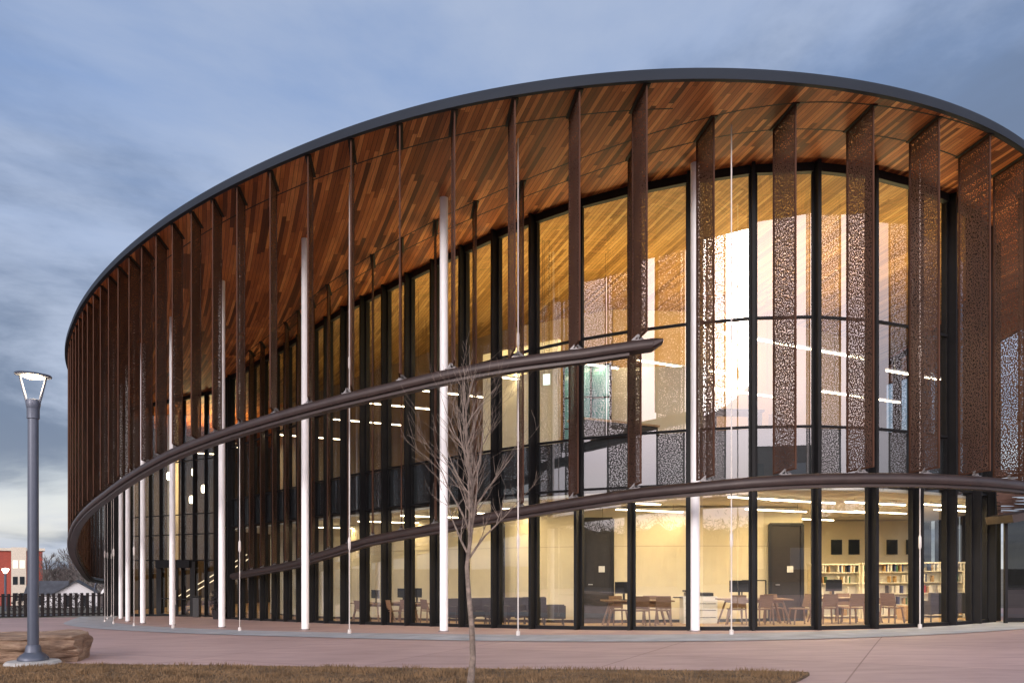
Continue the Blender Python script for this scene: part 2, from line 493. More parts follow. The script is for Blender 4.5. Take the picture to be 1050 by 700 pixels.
# direction check: travelling right->left along the front (-X), left-of-travel is -Y (towards camera), so inward = offset(-d)... right-hand = +Y
EAVEC = Curve(np.vstack([EAVE, EAVE[:1]]))
GWP = [(18.5,45),(18.7,39),(18.3,34.5),(17.3,30),(15.9,26.6),(14.25,24.05),(12.5,22.45),(10.8,21.3),(9.25,20.6),(7.64,20.25),(6.11,20.4),(4.63,20.95),(3.16,21.6),(2.05,22.25),(.65,23.4),(-1.7,25.9),(-4.8,29.6),(-6.8,32),(-9.5,35.8),(-12.3,39.6),(-15.6,43.8)]
GW = Curve(smooth(catmull(GWP, .3), 25))
ENT_A, ENT_B, ENT_C = np.array((-17.0,46.5)), np.array((-24.6,51.8)), np.array((-27.0,53.5))
seam_px = [(236,375),(261,355),(283,338),(305,319),(333,293),(366,271),(391.5,254.5),(450,224),(503,199),(560,175.5),(606,158),(668,136),(745,113.5),(828.6,100.6)]
RB = []
for x, y in seam_px:
    Y = F*(SOF-EYE)/(YH-y); RB.append((px(x, Y), Y))
RB.reverse()
EIN = inward(EAVE, .1)
right_part = [tuple(p) for p in EIN if p[0] > 8.9 and p[1] < 30]
right_part.sort(key=lambda p: -p[1])
ROWB = Curve(smooth(catmull([right_part[i] for i in range(0, len(right_part), 5)] + RB, .3), 25))

# ------------------------------------------------------------------ the library building
bld = thing('library_building', 'large curved library with wooden soffit, glass walls and bronze vertical fins on a rose plaza', 'building', (0, 34, 0))
def part(mb, name, m, parent=None, **kw):
    if parent is None: return mb.build(name, m, bld, world=True, **kw)
    o = mb.build(name, m, parent, **kw)   # child of a world-space part: same matrix
    return o

roof = MB().prism([tuple(p) for p in inward(EAVE, .12)], SOF+.03, FTOP-.03)
roof_o = part(roof, 'roof', ROOFM)
s = MB(); n = len(EAVE)
ins = inward(EAVE, .05)
s.add([(p[0], p[1], SOF) for p in ins], [tuple(range(n))])
part(s, 'soffit', CEDAR)
f = MB()
e2 = inward(EAVE, .22)
prof_o = [(p, q) for p, q in zip(EAVE, e2)]
vs, fs = [], []
for p, q in prof_o:
    vs += [(p[0], p[1], SOF-.02), (p[0], p[1], FTOP-.06), (p[0]+(q[0]-p[0])*.15, p[1]+(q[1]-p[1])*.15, FTOP), (q[0], q[1], FTOP), (q[0], q[1], SOF+.02), (p[0]+(q[0]-p[0])*.3, p[1]+(q[1]-p[1])*.3, SOF-.02)]
for i in range(n):
    j = (i+1) % n
    for k in range(6):
        k2 = (k+1) % 6
        fs.append((i*6+k, i*6+k2, j*6+k2, j*6+k))
f.add(vs, fs)
part(f, 'fascia', FASCIA, smooth=True)

def seam(curvepts, w=.045, dz=.004):
    mb = MB()
    C = np.array(curvepts); a = offset(C, w/2); b = offset(C, -w/2)
    vs = [(p[0], p[1], SOF-dz) for p in a] + [(p[0], p[1], SOF-dz) for p in b]
    m_ = len(C)
    mb.add(vs, [(i, i+1, m_+i+1, m_+i) for i in range(m_-1)])
    return part(mb, 'soffit_joint', DARKSEAM)

# ---- fins
FL, FT = 1.1, .034
tA0 = EAVEC.ray(664)
RAILS = {}
def rail_path(curve, pts, tail=None):
    """pts: (picture column, picture row) -> arc length and height on the plan curve"""
    ts, zs = [], []
    for x, y in pts:
        t = curve.ray(x); Y = curve.at(t)[1]
        ts.append(t); zs.append(EYE + (YH-y)/F*Y)
    if tail:
        for dt, z in tail: ts.append(ts[-1]+dt); zs.append(z)
    return np.array(ts), np.array(zs)
RA = Curve(inward(EAVE, .14) + FD*.5)
RAp = [(669,352.5),(640,357),(600,363),(520,373.5),(455,385.5),(400,398),(313,419),(228,446),(176,466),(145,481),(110,507),(80,534)]
tsA, zsA = rail_path(RA, RAp, [(6, 1.9+.55), (6.5, .9+.55), (6, .2+.55), (8, -.4+.7), (10, -.4+.7)])
zsA = np.convolve(np.pad(zsA, 1, mode='edge'), [.2, .6, .2], mode='valid')
RBC = Curve(offset(ROWB.p, 0) + np.array([FD*.5]))
RBp = [(1043,497),(985,493),(940,490.5),(900,490),(835,491),(772,494),(720,499.4),(657,504.5),(595,513),(513,528),(450,539.5),(380,553),(346,563.8),(307,573.5),(240,593.5)]
tsB, zsB = rail_path(RBC, RBp)
zsB = np.convolve(np.pad(zsB, 1, mode='edge'), [.2, .6, .2], mode='valid')
def zA(t): return float(np.interp(t, tsA, zsA))
def zB(t): return float(np.interp(t, tsB, zsB))
prof = [(-.22,-.08),(-.19,-.12),(.19,-.12),(.22,-.08),(.22,.02),(.16,.095),(.08,.12),(-.08,.12),(-.16,.095),(-.22,.02)]
def make_rail(curve, t0, t1, zf, end_cut):
    mb = MB()
    ts = curve.samples(t0, t1, .5)
    path = [(*curve.at(t)[:2], zf(t)) for t in ts]
    mb.sweep(path, prof)
    # soffit shadow-gap plate under the tube, like the channel in the photo
    mb.sweep([(p[0], p[1], p[2]-.165) for p in path[1:]], [(-.12,-.035),(.12,-.035),(.12,.047),(-.12,.047)])
    if end_cut:
        t = curve.tan(t0); p = path[0]
        tip = [(p[0]-t[0]*.22 - t[1]*u*.7, p[1]-t[1]*.22 + t[0]*u*.7, p[2]+.07+w*.35) for u, w in prof]
        base = [(p[0]-t[1]*u, p[1]+t[0]*u, p[2]+w) for u, w in prof]
        k = len(prof)
        mb.add(base+tip, [(i, (i+1) % k, k+(i+1) % k, k+i) for i in range(k)] + [tuple(range(k, 2*k))])
    return part(mb, 'spiral_rail', RAILM, smooth=True)
railA = make_rail(RA, tsA[0], tsA[-1], zA, True)
railB = make_rail(RBC, 0.0, tsB[-1], zB, False)

def fin(pn, zb):
    """a vertical perforated panel whose outer edge is at plan point pn"""
    p = np.array(pn); q = p + FD*FL; nrm = np.array([-FD[1], FD[0]])*FT/2
    c = (p+q)/2
    mb = MB()
    rz = math.atan2(FD[1], FD[0])
    mb.box((c[0], c[1], (SOF-.03+zb)/2), (FL-.05, .010, SOF-.07-zb), rz)
    o = part(mb, 'perforated_fin', PERF)
    fm = MB()
    for e_ in (p+FD*.025, q-FD*.025): fm.box((e_[0], e_[1], (SOF-.03+zb)/2), (.045, FT, SOF-.03-zb), rz)
    for z_ in (zb+.02, SOF-.05): fm.box((c[0], c[1], z_), (FL-.04, FT-.006, .04), rz)
    fm.build('fin_frame', FINF, o)
    return o, c
def slot(c):
    slots = MB()
    rz = math.atan2(FD[1], FD[0])
    slots.box((c[0], c[1], SOF-.014), (FL+.05, .16, .022), rz)
    part(slots, 'fin_slot', DARKSEAM)
def bracket(c, z, tang, rail):
    mb = MB(); rz = math.atan2(tang[1], tang[0])
    mb.box((c[0], c[1], z+.13), (.26, .14, .02), rz)
    mb.box((c[0], c[1], z+.19), (.02, .12, .12), rz)
    for sx in (-1, 1):
        mb.bar((c[0]+math.cos(rz)*.13*sx, c[1]+math.sin(rz)*.13*sx, z+.13), (c[0], c[1], z+.25), .02, .04)
    o = mb.build('fin_bracket', GALV, rail)
nA = 0
t = tA0
while nA < 56 and t < EAVEC.L*.62:
    pe = EAVEC.at(t); tg = EAVEC.tan(t)
    inw = np.array([tg[1], -tg[0]])
    p = pe + inw*.14
    c0 = p + FD*FL/2
    # nearest rail parameter
    d = np.linalg.norm(RA.p - c0, axis=1); tr_ = RA.s[int(np.argmin(d))]
    if tr_ > tsA[-1]-1: break
    zb = zA(tr_) + .19
    o, c = fin(p, zb)
    slot(c)
    if nA < 34: bracket(RA.at(tr_)[:2], zA(tr_), tg, railA)
    nA += 1; t += 1.435 if 525+F*pe[0]/pe[1] > 262 else 1.2
nB = 0
t = ROWB.ray(896) - 1.76*5
while t < 0: t += 1.76
while t < ROWB.L-.3:
    p = ROWB.at(t)
    zb = zB(np.clip(t, tsB[0], tsB[-1])) + .2
    o, c = fin(p, zb); slot(c)
    bracket(RBC.at(t)[:2], zB(np.clip(t, tsB[0], tsB[-1])), RBC.tan(t), railB)
    nB += 1; t += 1.76
ia = [p for p in (inward(EAVE, 1.12)) ]
iaC = Curve(np.array(ia))
ta = iaC.ray(690); tb_ = iaC.L*.45
seam([iaC.at(q)[:2] + 0*FD for q in iaC.samples(ta, tb_, .4)])
seam([p for p in ROWB.p[4:]])
seam([p + FD*FL for p in ROWB.p[4:]])

# ---- curtain wall
def wall_run(curve_fn, knots, levels, spandrel, head=.22, sill=.10, deep=.36, out_sign=-1):
    """knots: list of plan points; one mullion each, one window (frame > pane) per bay"""
    K = [np.array(k, float) for k in knots]
    for i, k in enumerate(K):
        a = K[max(0, i-1)]; b = K[min(len(K)-1, i+1)]
        t = (b-a)/np.linalg.norm(b-a); nrm = np.array([-t[1], t[0]])*1.0   # travelling right->left: left-of-travel is outwards
        rz = math.atan2(nrm[1], nrm[0])
        c = k + nrm*(deep/2-.12)
        z0 = gz(*k)-.1
        MBm = MB().box((c[0], c[1], (z0+SOF-.005)/2), (deep, .085, SOF-.005-z0), rz)
        MBm.box((c[0]-nrm[0]*.12, c[1]-nrm[1]*.12, (z0+SOF-.03)/2), (deep*.5, .125, SOF-.03-z0), rz)
        part(MBm, 'mullion', BLACK)
    for i in range(len(K)-1):
        a, b = K[i], K[i+1]; t = (b-a)/np.linalg.norm(b-a); nrm = np.array([-t[1], t[0]])
        a2, b2 = a+t*.066, b-t*.066
        ga, gb = gz(*a), gz(*b)
        fr = MB()
        fr.bar((*a2, ga+sill/2-.05), (*b2, gb+sill/2-.05), .16, sill+.1)
        for z in levels: fr.bar((*a2, z), (*b2, z), .10, .06)
        fr.bar((*a2, SOF-head/2-.004), (*b2, SOF-head/2-.004), .16, head)
        for q_, g_ in ((a2+t*.02, ga), (b2-t*.02, gb)): fr.box((*q_, (g_+SOF-head)/2), (.04, .07, SOF-head-g_+.02), math.atan2(t[1], t[0]))
        w = part(fr, 'window', BLACK)
        zs = [None] + list(levels) + [SOF-head]
        pn = MB()
        for j in range(len(zs)-1):
            za = ga+sill if zs[j] is None else zs[j]+.03
            zb_ = gb+sill if zs[j] is None else zs[j]+.03
            zt = zs[j+1]-(.03 if j < len(zs)-2 else 0)
            pn.add([(*a2, za), (*b2, zb_), (*b2, zt), (*a2, zt)], [(0, 1, 2, 3)])
        o = pn.build('pane', GLASS, w)
    return
tm = GW.ray(772)
sp = 1.57
kn = []
t = tm - sp*int(tm/sp)
while t <= GW.L: kn.append(GW.at(t)[:2]); t += sp
kn[-1] = GW.at(GW.L)[:2] if GW.L-(t-sp) < .6 else kn[-1]
if np.linalg.norm(kn[-1]-GW.p[-1][:2]) > .5: kn.append(GW.p[-1][:2])
LV = [3.72, 5.14, 7.91]
wall_run(None, kn, LV, True)
wall_run(None, [kn[-1], ENT_A], LV, True)
ent_kn = [ENT_A + (ENT_B-ENT_A)*i/8 for i in range(9)]
wall_run(None, ent_kn, [1.95, 3.5, 4.7, 7.9], False, deep=.22)
# black corner wall left of the entrance
d = ENT_C-ENT_B; L_ = np.linalg.norm(d); rz = math.atan2(d[1], d[0]); c = (ENT_B+ENT_C)/2
cw = MB().box((c[0], c[1], (SOF-2.2)/2), (L_-.3, .5, SOF+2.2-.01), rz)
part(cw, 'corner_wall', mat('matt_black_cladding', (.012,.011,.011), .8, spec=.15))
# back wall of the far end so that the end reads as solid
bw = MB()
bk = [ENT_C, np.array((-26.5, 62)), np.array((-20, 71)), np.array((-8, 72)), np.array((6, 65)), np.array((15, 53)), GW.p[0][:2]]
for i in range(len(bk)-1):
    a, b = bk[i], bk[i+1]; t_ = (b-a)/np.linalg.norm(b-a)*.05
    bw.bar((*(a+t_), 4.6), (*(b-t_), 4.6), .4, 14.3)
part(bw, 'rear_wall', mat('dim_brown_wall', (.10,.075,.052), .8))
# door portal
dm = (ENT_B-ENT_A)/np.linalg.norm(ENT_B-ENT_A); dn = np.array([-dm[1], dm[0]])
pa, pb = ENT_A+dm*2.1+dn*.25, ENT_A+dm*5.6+dn*.25
gzd = gz(*((pa+pb)/2))
dr = MB()
for q in (pa, (pa+pb)/2, pb): dr.bar((*q, gzd), (*q, gzd+3.3), .14, .3)
dr.bar((*pa, gzd+3.15), (*pb, gzd+3.15), .5, .45)
dr.bar((*pa, gzd+.06), (*pb, gzd+.06), .2, .12)
dr.bar((*pa, gzd+1.05), (*pb, gzd+1.05), .05, .06)
door = part(dr, 'entrance_door', BLACK)
hd = MB()
for q in ((pa+pb)/2 - dm*.18 + dn*.12, (pa+pb)/2 + dm*.18 + dn*.12): hd.tube([(*q, gzd+.7), (*q, gzd+1.6)], .03)
hd.build('handle', STEEL, door)

# ---- floors, ceilings, inner walls
SPINE = Curve(np.array([(13.0,38.0),(6,40),(-2,45),(-9,51),(-14,55)]))
def strip(z_fn, name, m, t0=0.0, t1=None, thick=None, inset=.14):
    t1 = t1 or GW.L
    ts = GW.samples(t0, t1, 1.0); mb = MB(); vs = []; K_ = 10
    for t in ts:
        p = GW.at(t)[:2]; tg = GW.tan(t); p = p + np.array([tg[1], -tg[0]])*inset
        q = SPINE.at(SPINE.L*(t-0)/GW.L)[:2]
        for k in range(K_+1):
            r = p + (q-p)*k/K_; vs.append((r[0], r[1], z_fn(*r)))
    fs = []
    for i in range(len(ts)-1):
        for k in range(K_):
            fs.append((i*(K_+1)+k, i*(K_+1)+k+1, (i+1)*(K_+1)+k+1, (i+1)*(K_+1)+k))
    if thick:
        o = len(vs); vs += [(a, b, c_-thick) for a, b, c_ in vs]
        fs += [tuple(x+o for x in q[::-1]) for q in fs]
        for i in range(len(ts)-1):
            a, b = i*(K_+1), (i+1)*(K_+1)
            fs.append((a, b, b+o, a+o)); fs.append((a+K_, b+K_, b+K_+o, a+K_+o))
    mb.add(vs, fs)
    return part(mb, name, m)
strip(lambda x, y: gz(x, y)+.06, 'ground_floor', CARPET)
strip(lambda x, y: 5.08, 'upper_floor', FLOORU, thick=.4)
strip(lambda x, y: SOF-.012, 'upper_ceiling', GOLDW, inset=.30)
strip(lambda x, y: 3.62, 'ceiling', CEILW, thick=.08)
sp_m = MB()
for i in range(len(kn)-1):
    a, b = kn[i], kn[i+1]; t_ = (b-a)/np.linalg.norm(b-a); nn = np.array([t_[1], -t_[0]])*.11
    sp_m.bar((*(a+nn+t_*.02), 4.40), (*(b+nn-t_*.02), 4.40), .03, 1.42)
part(sp_m, 'spandrel_panel', SPAN)

def wall_poly(pts, z0, z1, name, m, th=.16):
    mb = MB()
    pts = [np.array(p, float) for p in pts]
    for i in range(len(pts)-1):
        a, b = pts[i], pts[i+1]; t_ = (b-a)/np.linalg.norm(b-a)
        zz = min(gz(*a), gz(*b)) if z0 is None else z0
        mb.bar((*(a+t_*.001), (zz+z1)/2), (*(b-t_*.001), (zz+z1)/2), th, z1-zz)
    return part(mb, name, m)
W1 = [(9.35,26.3),(6,26.0),(3,26.4),(0.2,28.6),(-2.6,31.9),(-5.6,35.6),(-9.4,40.4),(-12.2,44.6),(-14.5,48.5)]
w1 = wall_poly(W1, None, 3.5, 'inner_wall', CREAM)
wall_poly([(9.45,26.4),(9.7,33.9)], 0, 3.5, 'inner_wall', CREAM)
wall_poly([(9.7,34),(17.2,34)], -.2, 3.5, 'inner_wall', CREAM)
W2 = [(16.6,37),(9.5,32.5),(4,32),(0,34.5),(-4,38.5),(-8,43),(-12,48),(-15,52)]
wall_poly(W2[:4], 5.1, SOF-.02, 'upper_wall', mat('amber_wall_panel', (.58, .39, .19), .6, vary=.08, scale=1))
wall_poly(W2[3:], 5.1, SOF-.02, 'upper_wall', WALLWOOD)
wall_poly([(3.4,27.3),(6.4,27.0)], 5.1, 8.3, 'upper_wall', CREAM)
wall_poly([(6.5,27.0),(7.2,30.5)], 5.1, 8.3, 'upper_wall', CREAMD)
wall_poly([(-1.0,29.0),(1.6,27.0)], 5.1, 9.2, 'upper_wall', CREAM)
# dado joint on the cream wall and skirting
jm = MB(); sk = MB()
for i in range(len(W1)-1):
    a, b = np.array(W1[i], float), np.array(W1[i+1], float); t_ = (b-a)/np.linalg.norm(b-a); nn = np.array([-t_[1], t_[0]])*.085
    jm.bar((*(a+nn), 2.25), (*(b+nn), 2.25), .01, .018)
    sk.bar((*(a+nn), gz(*a)+.1), (*(b+nn), gz(*b)+.1), .02, .12)
part(jm, 'wall_joint', CREAMD); part(sk, 'skirting', BLKPL)
def idoor(x0, x1, Y0, Y1, top, name='inner_door'):
    a, b = np.array((px(x0, Y0), Y0)), np.array((px(x1, Y1), Y1))
    mb = MB(); g0 = gz(*a)+.06
    mb.bar((*a, (g0+top)/2), (*b, (g0+top)/2), .06, top-g0)
    o = part(mb, name, DOORM)
    u = (b-a)/np.linalg.norm(b-a); nn = np.array([-u[1], u[0]]); nn = nn if nn[1] < 0 else -nn
    fr = MB()
    for q in (a, b): fr.bar((*(q+nn*.04), g0), (*(q+nn*.04), top), .08, .10)
    fr.bar((*(a+nn*.04), top), (*(b+nn*.04), top), .10, .08)
    fr.build('door_frame', BLKPL, o)
    h = MB(); q = a+(b-a)*.15+nn*.1; h.bar((*q, 1.0), (*(q+u*.14), 1.0), .03, .03); h.build('handle', STEEL, o)
    pl = MB(); q = a+(b-a)*.62+nn*.05; pl.box((*q, 1.5), (.2, .02, .2), math.atan2(u[1], u[0])); pl.build('door_notice', WHITEPL, o)
idoor(599, 628, 26.35, 26.28, 3.15)
idoor(789, 822, 25.95, 26.05, 2.95)
idoor(505, 517, 28.8, 28.6, 3.1)

# ---- white columns, cables
COLS = [(4.65,20.4),(-1.89,22.3),(-6.46,25.1),(-10.4,28.8),(-13.95,33.0),(-16.95,36.9),(-19.6,41.0),(-22.0,45.2)]
col_top_px = [168,203,245,288,325,352,370,385]
for (x, y), tp in zip(COLS, col_top_px):
    mb = MB(); z0 = gz(x, y)-.05
    mb.tube([(x, y, z0), (x, y, SOF+.01)], .115, 20)
    c_ = part(mb, 'white_column', WHITEP, smooth=True)
    rg = MB().lathe([(.15, 0), (.15, .03), (.118, .035)], (x, y, z0+.045), 20)
    rg.build('base_plate', GALV, c_)
cabC = Curve(np.roll(inward(EAVE, 1.75)[2:-2], 40, axis=0))
t = cabC.ray(750) - 5.5
for k in range(11):
    p = cabC.at(t)[:2]; g0 = gz(*p)
    mb = MB(); mb.tube([(*p, g0), (*p, SOF)], .016 if k < 4 else .011, 6)
    for zz in (7.0, 2.2):
        mb.tube([(*p, zz-.18), (*p, zz-.12), (*p, zz+.12), (*p, zz+.18)], [.018, .036, .036, .018], 6)
    mb.tube([(*p, g0), (*p, g0+.12)], .05, 8)
    part(mb, 'drainage_cable', RODM, smooth=True)
    t += 5.5 if k == 0 else 5.0

# right-hand windbreak beside the tip of the wall
wb = thing('glazed_windbreak', 'dark framed glass windbreak with sloping bronze canopy beside the right end of the library', 'windbreak', (14.25, 23.2, gz(14.25, 23.2)))
mb = MB()
for x in (0, 1.6, 3.2): mb.bar((x, .1*x, 0), (x, .1*x, 3.0+.18*x), .08, .08)
mb.bar((0, 0, .1), (3.2, .32, .1), .08, .12); mb.bar((0, 0, 1.0), (3.2, .32, 1.0), .05, .05)
mb.build('frame', BLACK, wb)
mb = MB(); mb.add([(0,.0,.16),(3.2,.32,.16),(3.2,.32,3.55),(0,0,2.98)], [(0,1,2,3)]); mb.build('pane', glass('windbreak_glass', (.12,.12,.12), .09), wb)
mb = MB(); mb.bar((-.25, -.1, 2.98), (3.6, .3, 3.72), 1.1, .22); mb.build('canopy', RAILM, wb)
mb = MB(); mb.bar((-.05, .35, 3.75), (3.6, .7, 4.0), .02, 1.5); mb.build('perforated_screen', PERF, wb)

# ------------------------------------------------------------------ stair and entrance hall
st = MB()
sx, sy = -21.3, 52.0; g0 = gz(sx, sy)
for i in range(16): st.box((sx+.28*i, sy+.05*i, g0+.15+.17*i), (.3, 1.6, .17), .15)
so = part(st, 'staircase', CREAMD)
hr = MB()
for off in (-.85, .85):
    hr.tube([(sx-.3, sy+off-.05, g0+1.0), (sx+4.2, sy+.75+off, g0+3.9)], .035, 8)
    hr.tube([(sx-.3, sy+off-.05, g0), (sx-.3, sy+off-.05, g0+1.0)], .03, 8)
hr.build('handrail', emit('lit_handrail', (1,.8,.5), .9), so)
hc = MB(); hc.tube([(-23.0, 54.5, -2), (-23.0, 54.5, SOF)], .35, 16); part(hc, 'hall_column', CREAM, smooth=True)
hf = MB()
vs = [(-15.6,44.6),(-17,47.0),(-24.4,52.2),(-26.6,54),(-26,61),(-20,70),(-8,71),(-10,52)]
hf.prism([v for v in vs], gz(-20, 55)-.4, gz(-20, 50)-.02)
part(hf, 'hall_floor', CARPET)
hall_gl = [(174,488,52),(199.5,484,53),(209.5,501,51.5),(197,512,54)]
hall_lab = ['cylinder pendant lamp hanging leftmost in the entrance hall', 'highest globe pendant lamp hanging in the entrance hall', 'globe pendant lamp hanging rightmost in the entrance hall', 'lowest globe pendant lamp hanging in the entrance hall']
proto = None
for (x, y, Y), lb in zip(hall_gl, hall_lab):
    X = px(x, Y); z = EYE+(YH-y)/F*Y
    r = thing('pendant_lamp', lb, 'pendant lamp', (X, Y, z), 0, 'pendant lamps in the entrance hall')
    m_ = MB().lathe([(.02,-.26),(.13,-.25),(.19,-.15),(.19,.15),(.13,.25),(.02,.26)], n=20); m_.build('lamp_shade', GLOBE, r, smooth=True)
    m_ = MB().tube([(0,0,.32),(0,0,SOF-z)], .012, 6); m_.build('cord', BLKPL, r)

# ------------------------------------------------------------------ linear pendant lights inside, with their lamps
lin = 0
def area(parent, size, power, down, col=(1,.72,.36)):
    if not down: col = (1,.76,.36)
    l = bpy.data.lights.new('tube_light', 'AREA'); l.shape = 'RECTANGLE'; l.size = size; l.size_y = .08
    l.energy = power; l.color = col
    o = bpy.data.objects.new('tube_light', l); COL.objects.link(o); o.parent = parent
    o.location = (0, 0, -.07 if down else .07)
    o.rotation_euler = (0, 0, 0) if down else (math.pi, 0, 0)
def linear(cx, cy, z, L, ang, label, pd, pu, hang, grp):
    r = thing('linear_pendant_light', label, 'ceiling light', (cx, cy, z), ang, grp)
    MB().box((0,0,.015), (L, .09, .05)).build('housing', WHITEPL, r)
    MB().box((0,0,-.025), (L-.04, .07, .03)).build('diffuser', LEDW, r)
    w = MB()
    for q in (-.35, .35): w.tube([(L*q,0,.04),(L*q,0,hang)], .006, 4)
    w.build('hanger', BLKPL, r)
    if pd: area(r, L, pd, True)
    if pu: area(r, L, pu, False)
A = math.atan2(.47, .88)
G1, G2 = 'linear lights on the ground floor', 'linear lights on the upper floor'
PD1, PD2, PU2 = 39, 20, 165
lab1 = ['front linear light above the table with two chairs on the ground floor', 'rear linear light above the long ground floor table near the copier', 'linear light above the ground floor table beside the white column', 'front linear light above the ground floor study table with framed board', 'rear linear light before the cream wall by the right inner door', 'linear light over the study table in front of the bookshelves', 'linear light hanging nearest the ground floor bookshelves', 'linear light over the charcoal sofa at the right end', 'linear light directly in front of the leftmost bookshelf', 'linear light above the right end of the bookshelf row', 'linear light by the far wall behind the bookshelves', 'linear light over the charcoal armchairs behind the bare tree', 'linear light above the armchairs left of the left inner door', 'linear light over the computer tables left of the bare tree', 'linear light deep behind the computer tables on the left', 'farthest left linear light behind the dense mullions on the ground floor']
pos1 = [(3.2,22.9,3.42),(4.3,25.0,3.34),(6.9,22.0,3.46),(8.3,22.9,3.46),(8.2,24.9,3.34),(10.6,23.4,3.44),(12.4,27.0,3.42),(13.2,24.2,3.44),(11.0,26.4,3.40),(14.6,26.2,3.42),(11.5,31.0,3.42),(.5,25.6,3.42),(-.6,27.4,3.40),(-2.8,29.0,3.40),(-5.0,32.6,3.40),(-8.6,37.2,3.40)]
for (x, y, z), lb in zip(pos1, lab1): linear(x, y, z, 2.6, A, lb, PD1*(1.9 if x > 9.9 else 1), 0, 3.62-z, G1)
lab2 = ['long upper floor linear light crossing the bays right of the white column', 'upper floor linear light left of the white column above the cream partition', 'short upper floor linear light above the pair of tan chairs', 'upper floor linear light low in the bay right of the thick mullion', 'short upper floor linear light seen through the rightmost clear bay', 'upper floor linear light at the blunt end of the upper rail', 'upper floor linear light above the bare tree', 'upper floor linear light left of the bare tree top', 'upper floor linear light between the black mullions right of the second column', 'deep upper floor linear light between the black mullions', 'far left upper floor linear light among the dense mullions']
pos2 = [(8.6,24.0,8.15,6.0),(5.9,27.8,8.5,4.6),(8.5,29.2,7.9,3),(12.2,28.0,7.5,4),(12.6,25.2,7.6,2.6),(2.0,25.6,8.1,3.4),(-.4,27.6,8.1,3.4),(-2.4,30.2,8.1,3.4),(-4.6,32.6,8.1,3.4),(-6.6,36.2,8.1,3.4),(-10.2,40.4,8.1,3.4)]
for (x, y, z, L_), lb in zip(pos2, lab2): linear(x, y, z, L_, A, lb, PD2*(1 if x > 0 else .35), PU2*(1 if x > 0 else .75 if x > -3.5 else .3), SOF-z, G2)
for (x, y), lb in (((-19.5,53.5), 'linear light deep in the entrance hall above the staircase'), ((-22.0,57.0), 'linear light at the back of the entrance hall')):
    linear(x, y, 9.6, 3, A, lb, 420, 300, SOF-9.6, 'linear lights in the entrance hall')

# ------------------------------------------------------------------ furniture
def make_chair(label, loc, rz, g):
    r = thing('chair', label, 'chair', loc, rz, g)
    MB().box((0,0,.45), (.44,.42,.035)).build('seat', TEAK, r, bevel=.008)
    b = MB(); b.add([(-.22,.19,.5),(.22,.19,.5),(.20,.27,.86),(-.20,.27,.86),(-.22,.22,.5),(.22,.22,.5),(.20,.30,.86),(-.20,.30,.86)], [(0,1,2,3),(7,6,5,4),(0,4,5,1),(1,5,6,2),(2,6,7,3),(3,7,4,0)])
    b.build('backrest', TEAK, r)
    for sx in (-1, 1):
        MB().bar((sx*.18,-.16,.44), (sx*.23,-.23,0), .035).build('leg', TEAK, r)
        MB().bar((sx*.19,.24,.62), (sx*.22,.27,0), .035).build('leg', TEAK, r)
    return r
def make_table(label, loc, rz, g, L=2.0):
    r = thing('table', label, 'table', loc, rz, g)
    MB().box((0,0,.725), (L,.9,.04)).build('tabletop', TEAK, r, bevel=.006)
    MB().box((0,0,.665), (L-.5,.6,.07)).build('apron', TEAK, r)
    for sx in (-1, 1):
        for sy in (-1, 1):
            MB().bar((sx*(L/2-.28), sy*.3, .70), (sx*(L/2-.06), sy*.4, 0), .06, .05).build('leg', TEAK, r)
    return r
def make_monitor(label, loc, rz, g):
    r = thing('monitor', label, 'monitor', loc, rz, g)
    MB().box((0,0,.36), (.56,.03,.34)).build('screen', BLKPL, r, bevel=.005)
    m_ = MB(); m_.box((0,.03,.12), (.06,.03,.24)); m_.box((0,.03,.01), (.24,.18,.02)); m_.build('stand', BLKPL, r)
    return r
def make_armchair(label, loc, rz, g, W=.78):
    r = thing('armchair', label, 'armchair', loc, rz, g)
    MB().box((0,-.04,.36), (W-.2,.62,.18)).build('seat_cushion', CHARC, r, bevel=.03)
    MB().box((0,.30,.55), (W,.16,.62)).build('backrest', CHARC, r, bevel=.03)
    for sx in (-1, 1): MB().box((sx*(W/2-.06),-.04,.42), (.12,.66,.40)).build('armrest', CHARC, r, bevel=.025)
    for sx in (-1, 1):
        for sy in (-1, 1): MB().bar((sx*(W/2-.08), sy*.27-.02, .26), (sx*(W/2-.06), sy*.29-.02, 0), .03).build('leg', BLKPL, r)
    return r
def gl(x, y): return gz(x, y)+.06
def P3(pxx, Y, z=None): X = px(pxx, Y); return (X, Y, gl(X, Y) if z is None else z)
GT, GC, GM, GA = 'tables on the ground floor', 'wooden chairs on the ground floor', 'monitors on the study tables', 'charcoal armchairs on the ground floor'
t0 = make_table('oak table with two chairs in front, left of the white copier', P3(653, 23.3), .06, GT)
tb = [(773, 23.3, .05, 'oak table behind the thin cable, right of the nearest white column'), (866, 23.6, .05, 'oak table in front of the bookshelves'), (418, 29.9, -.7, 'table with the monitor pair, left of the second white column'), (383, 32.5, -.8, 'far left table seen between black mullions')]
TL = [t0]
for x, Y, rz, lb in tb: TL.append(dup(t0, P3(x, Y), rz, lb, GT))
c0 = make_chair('left chair of the pair at the table left of the copier', P3(656, 22.6), math.pi+.1, GC)
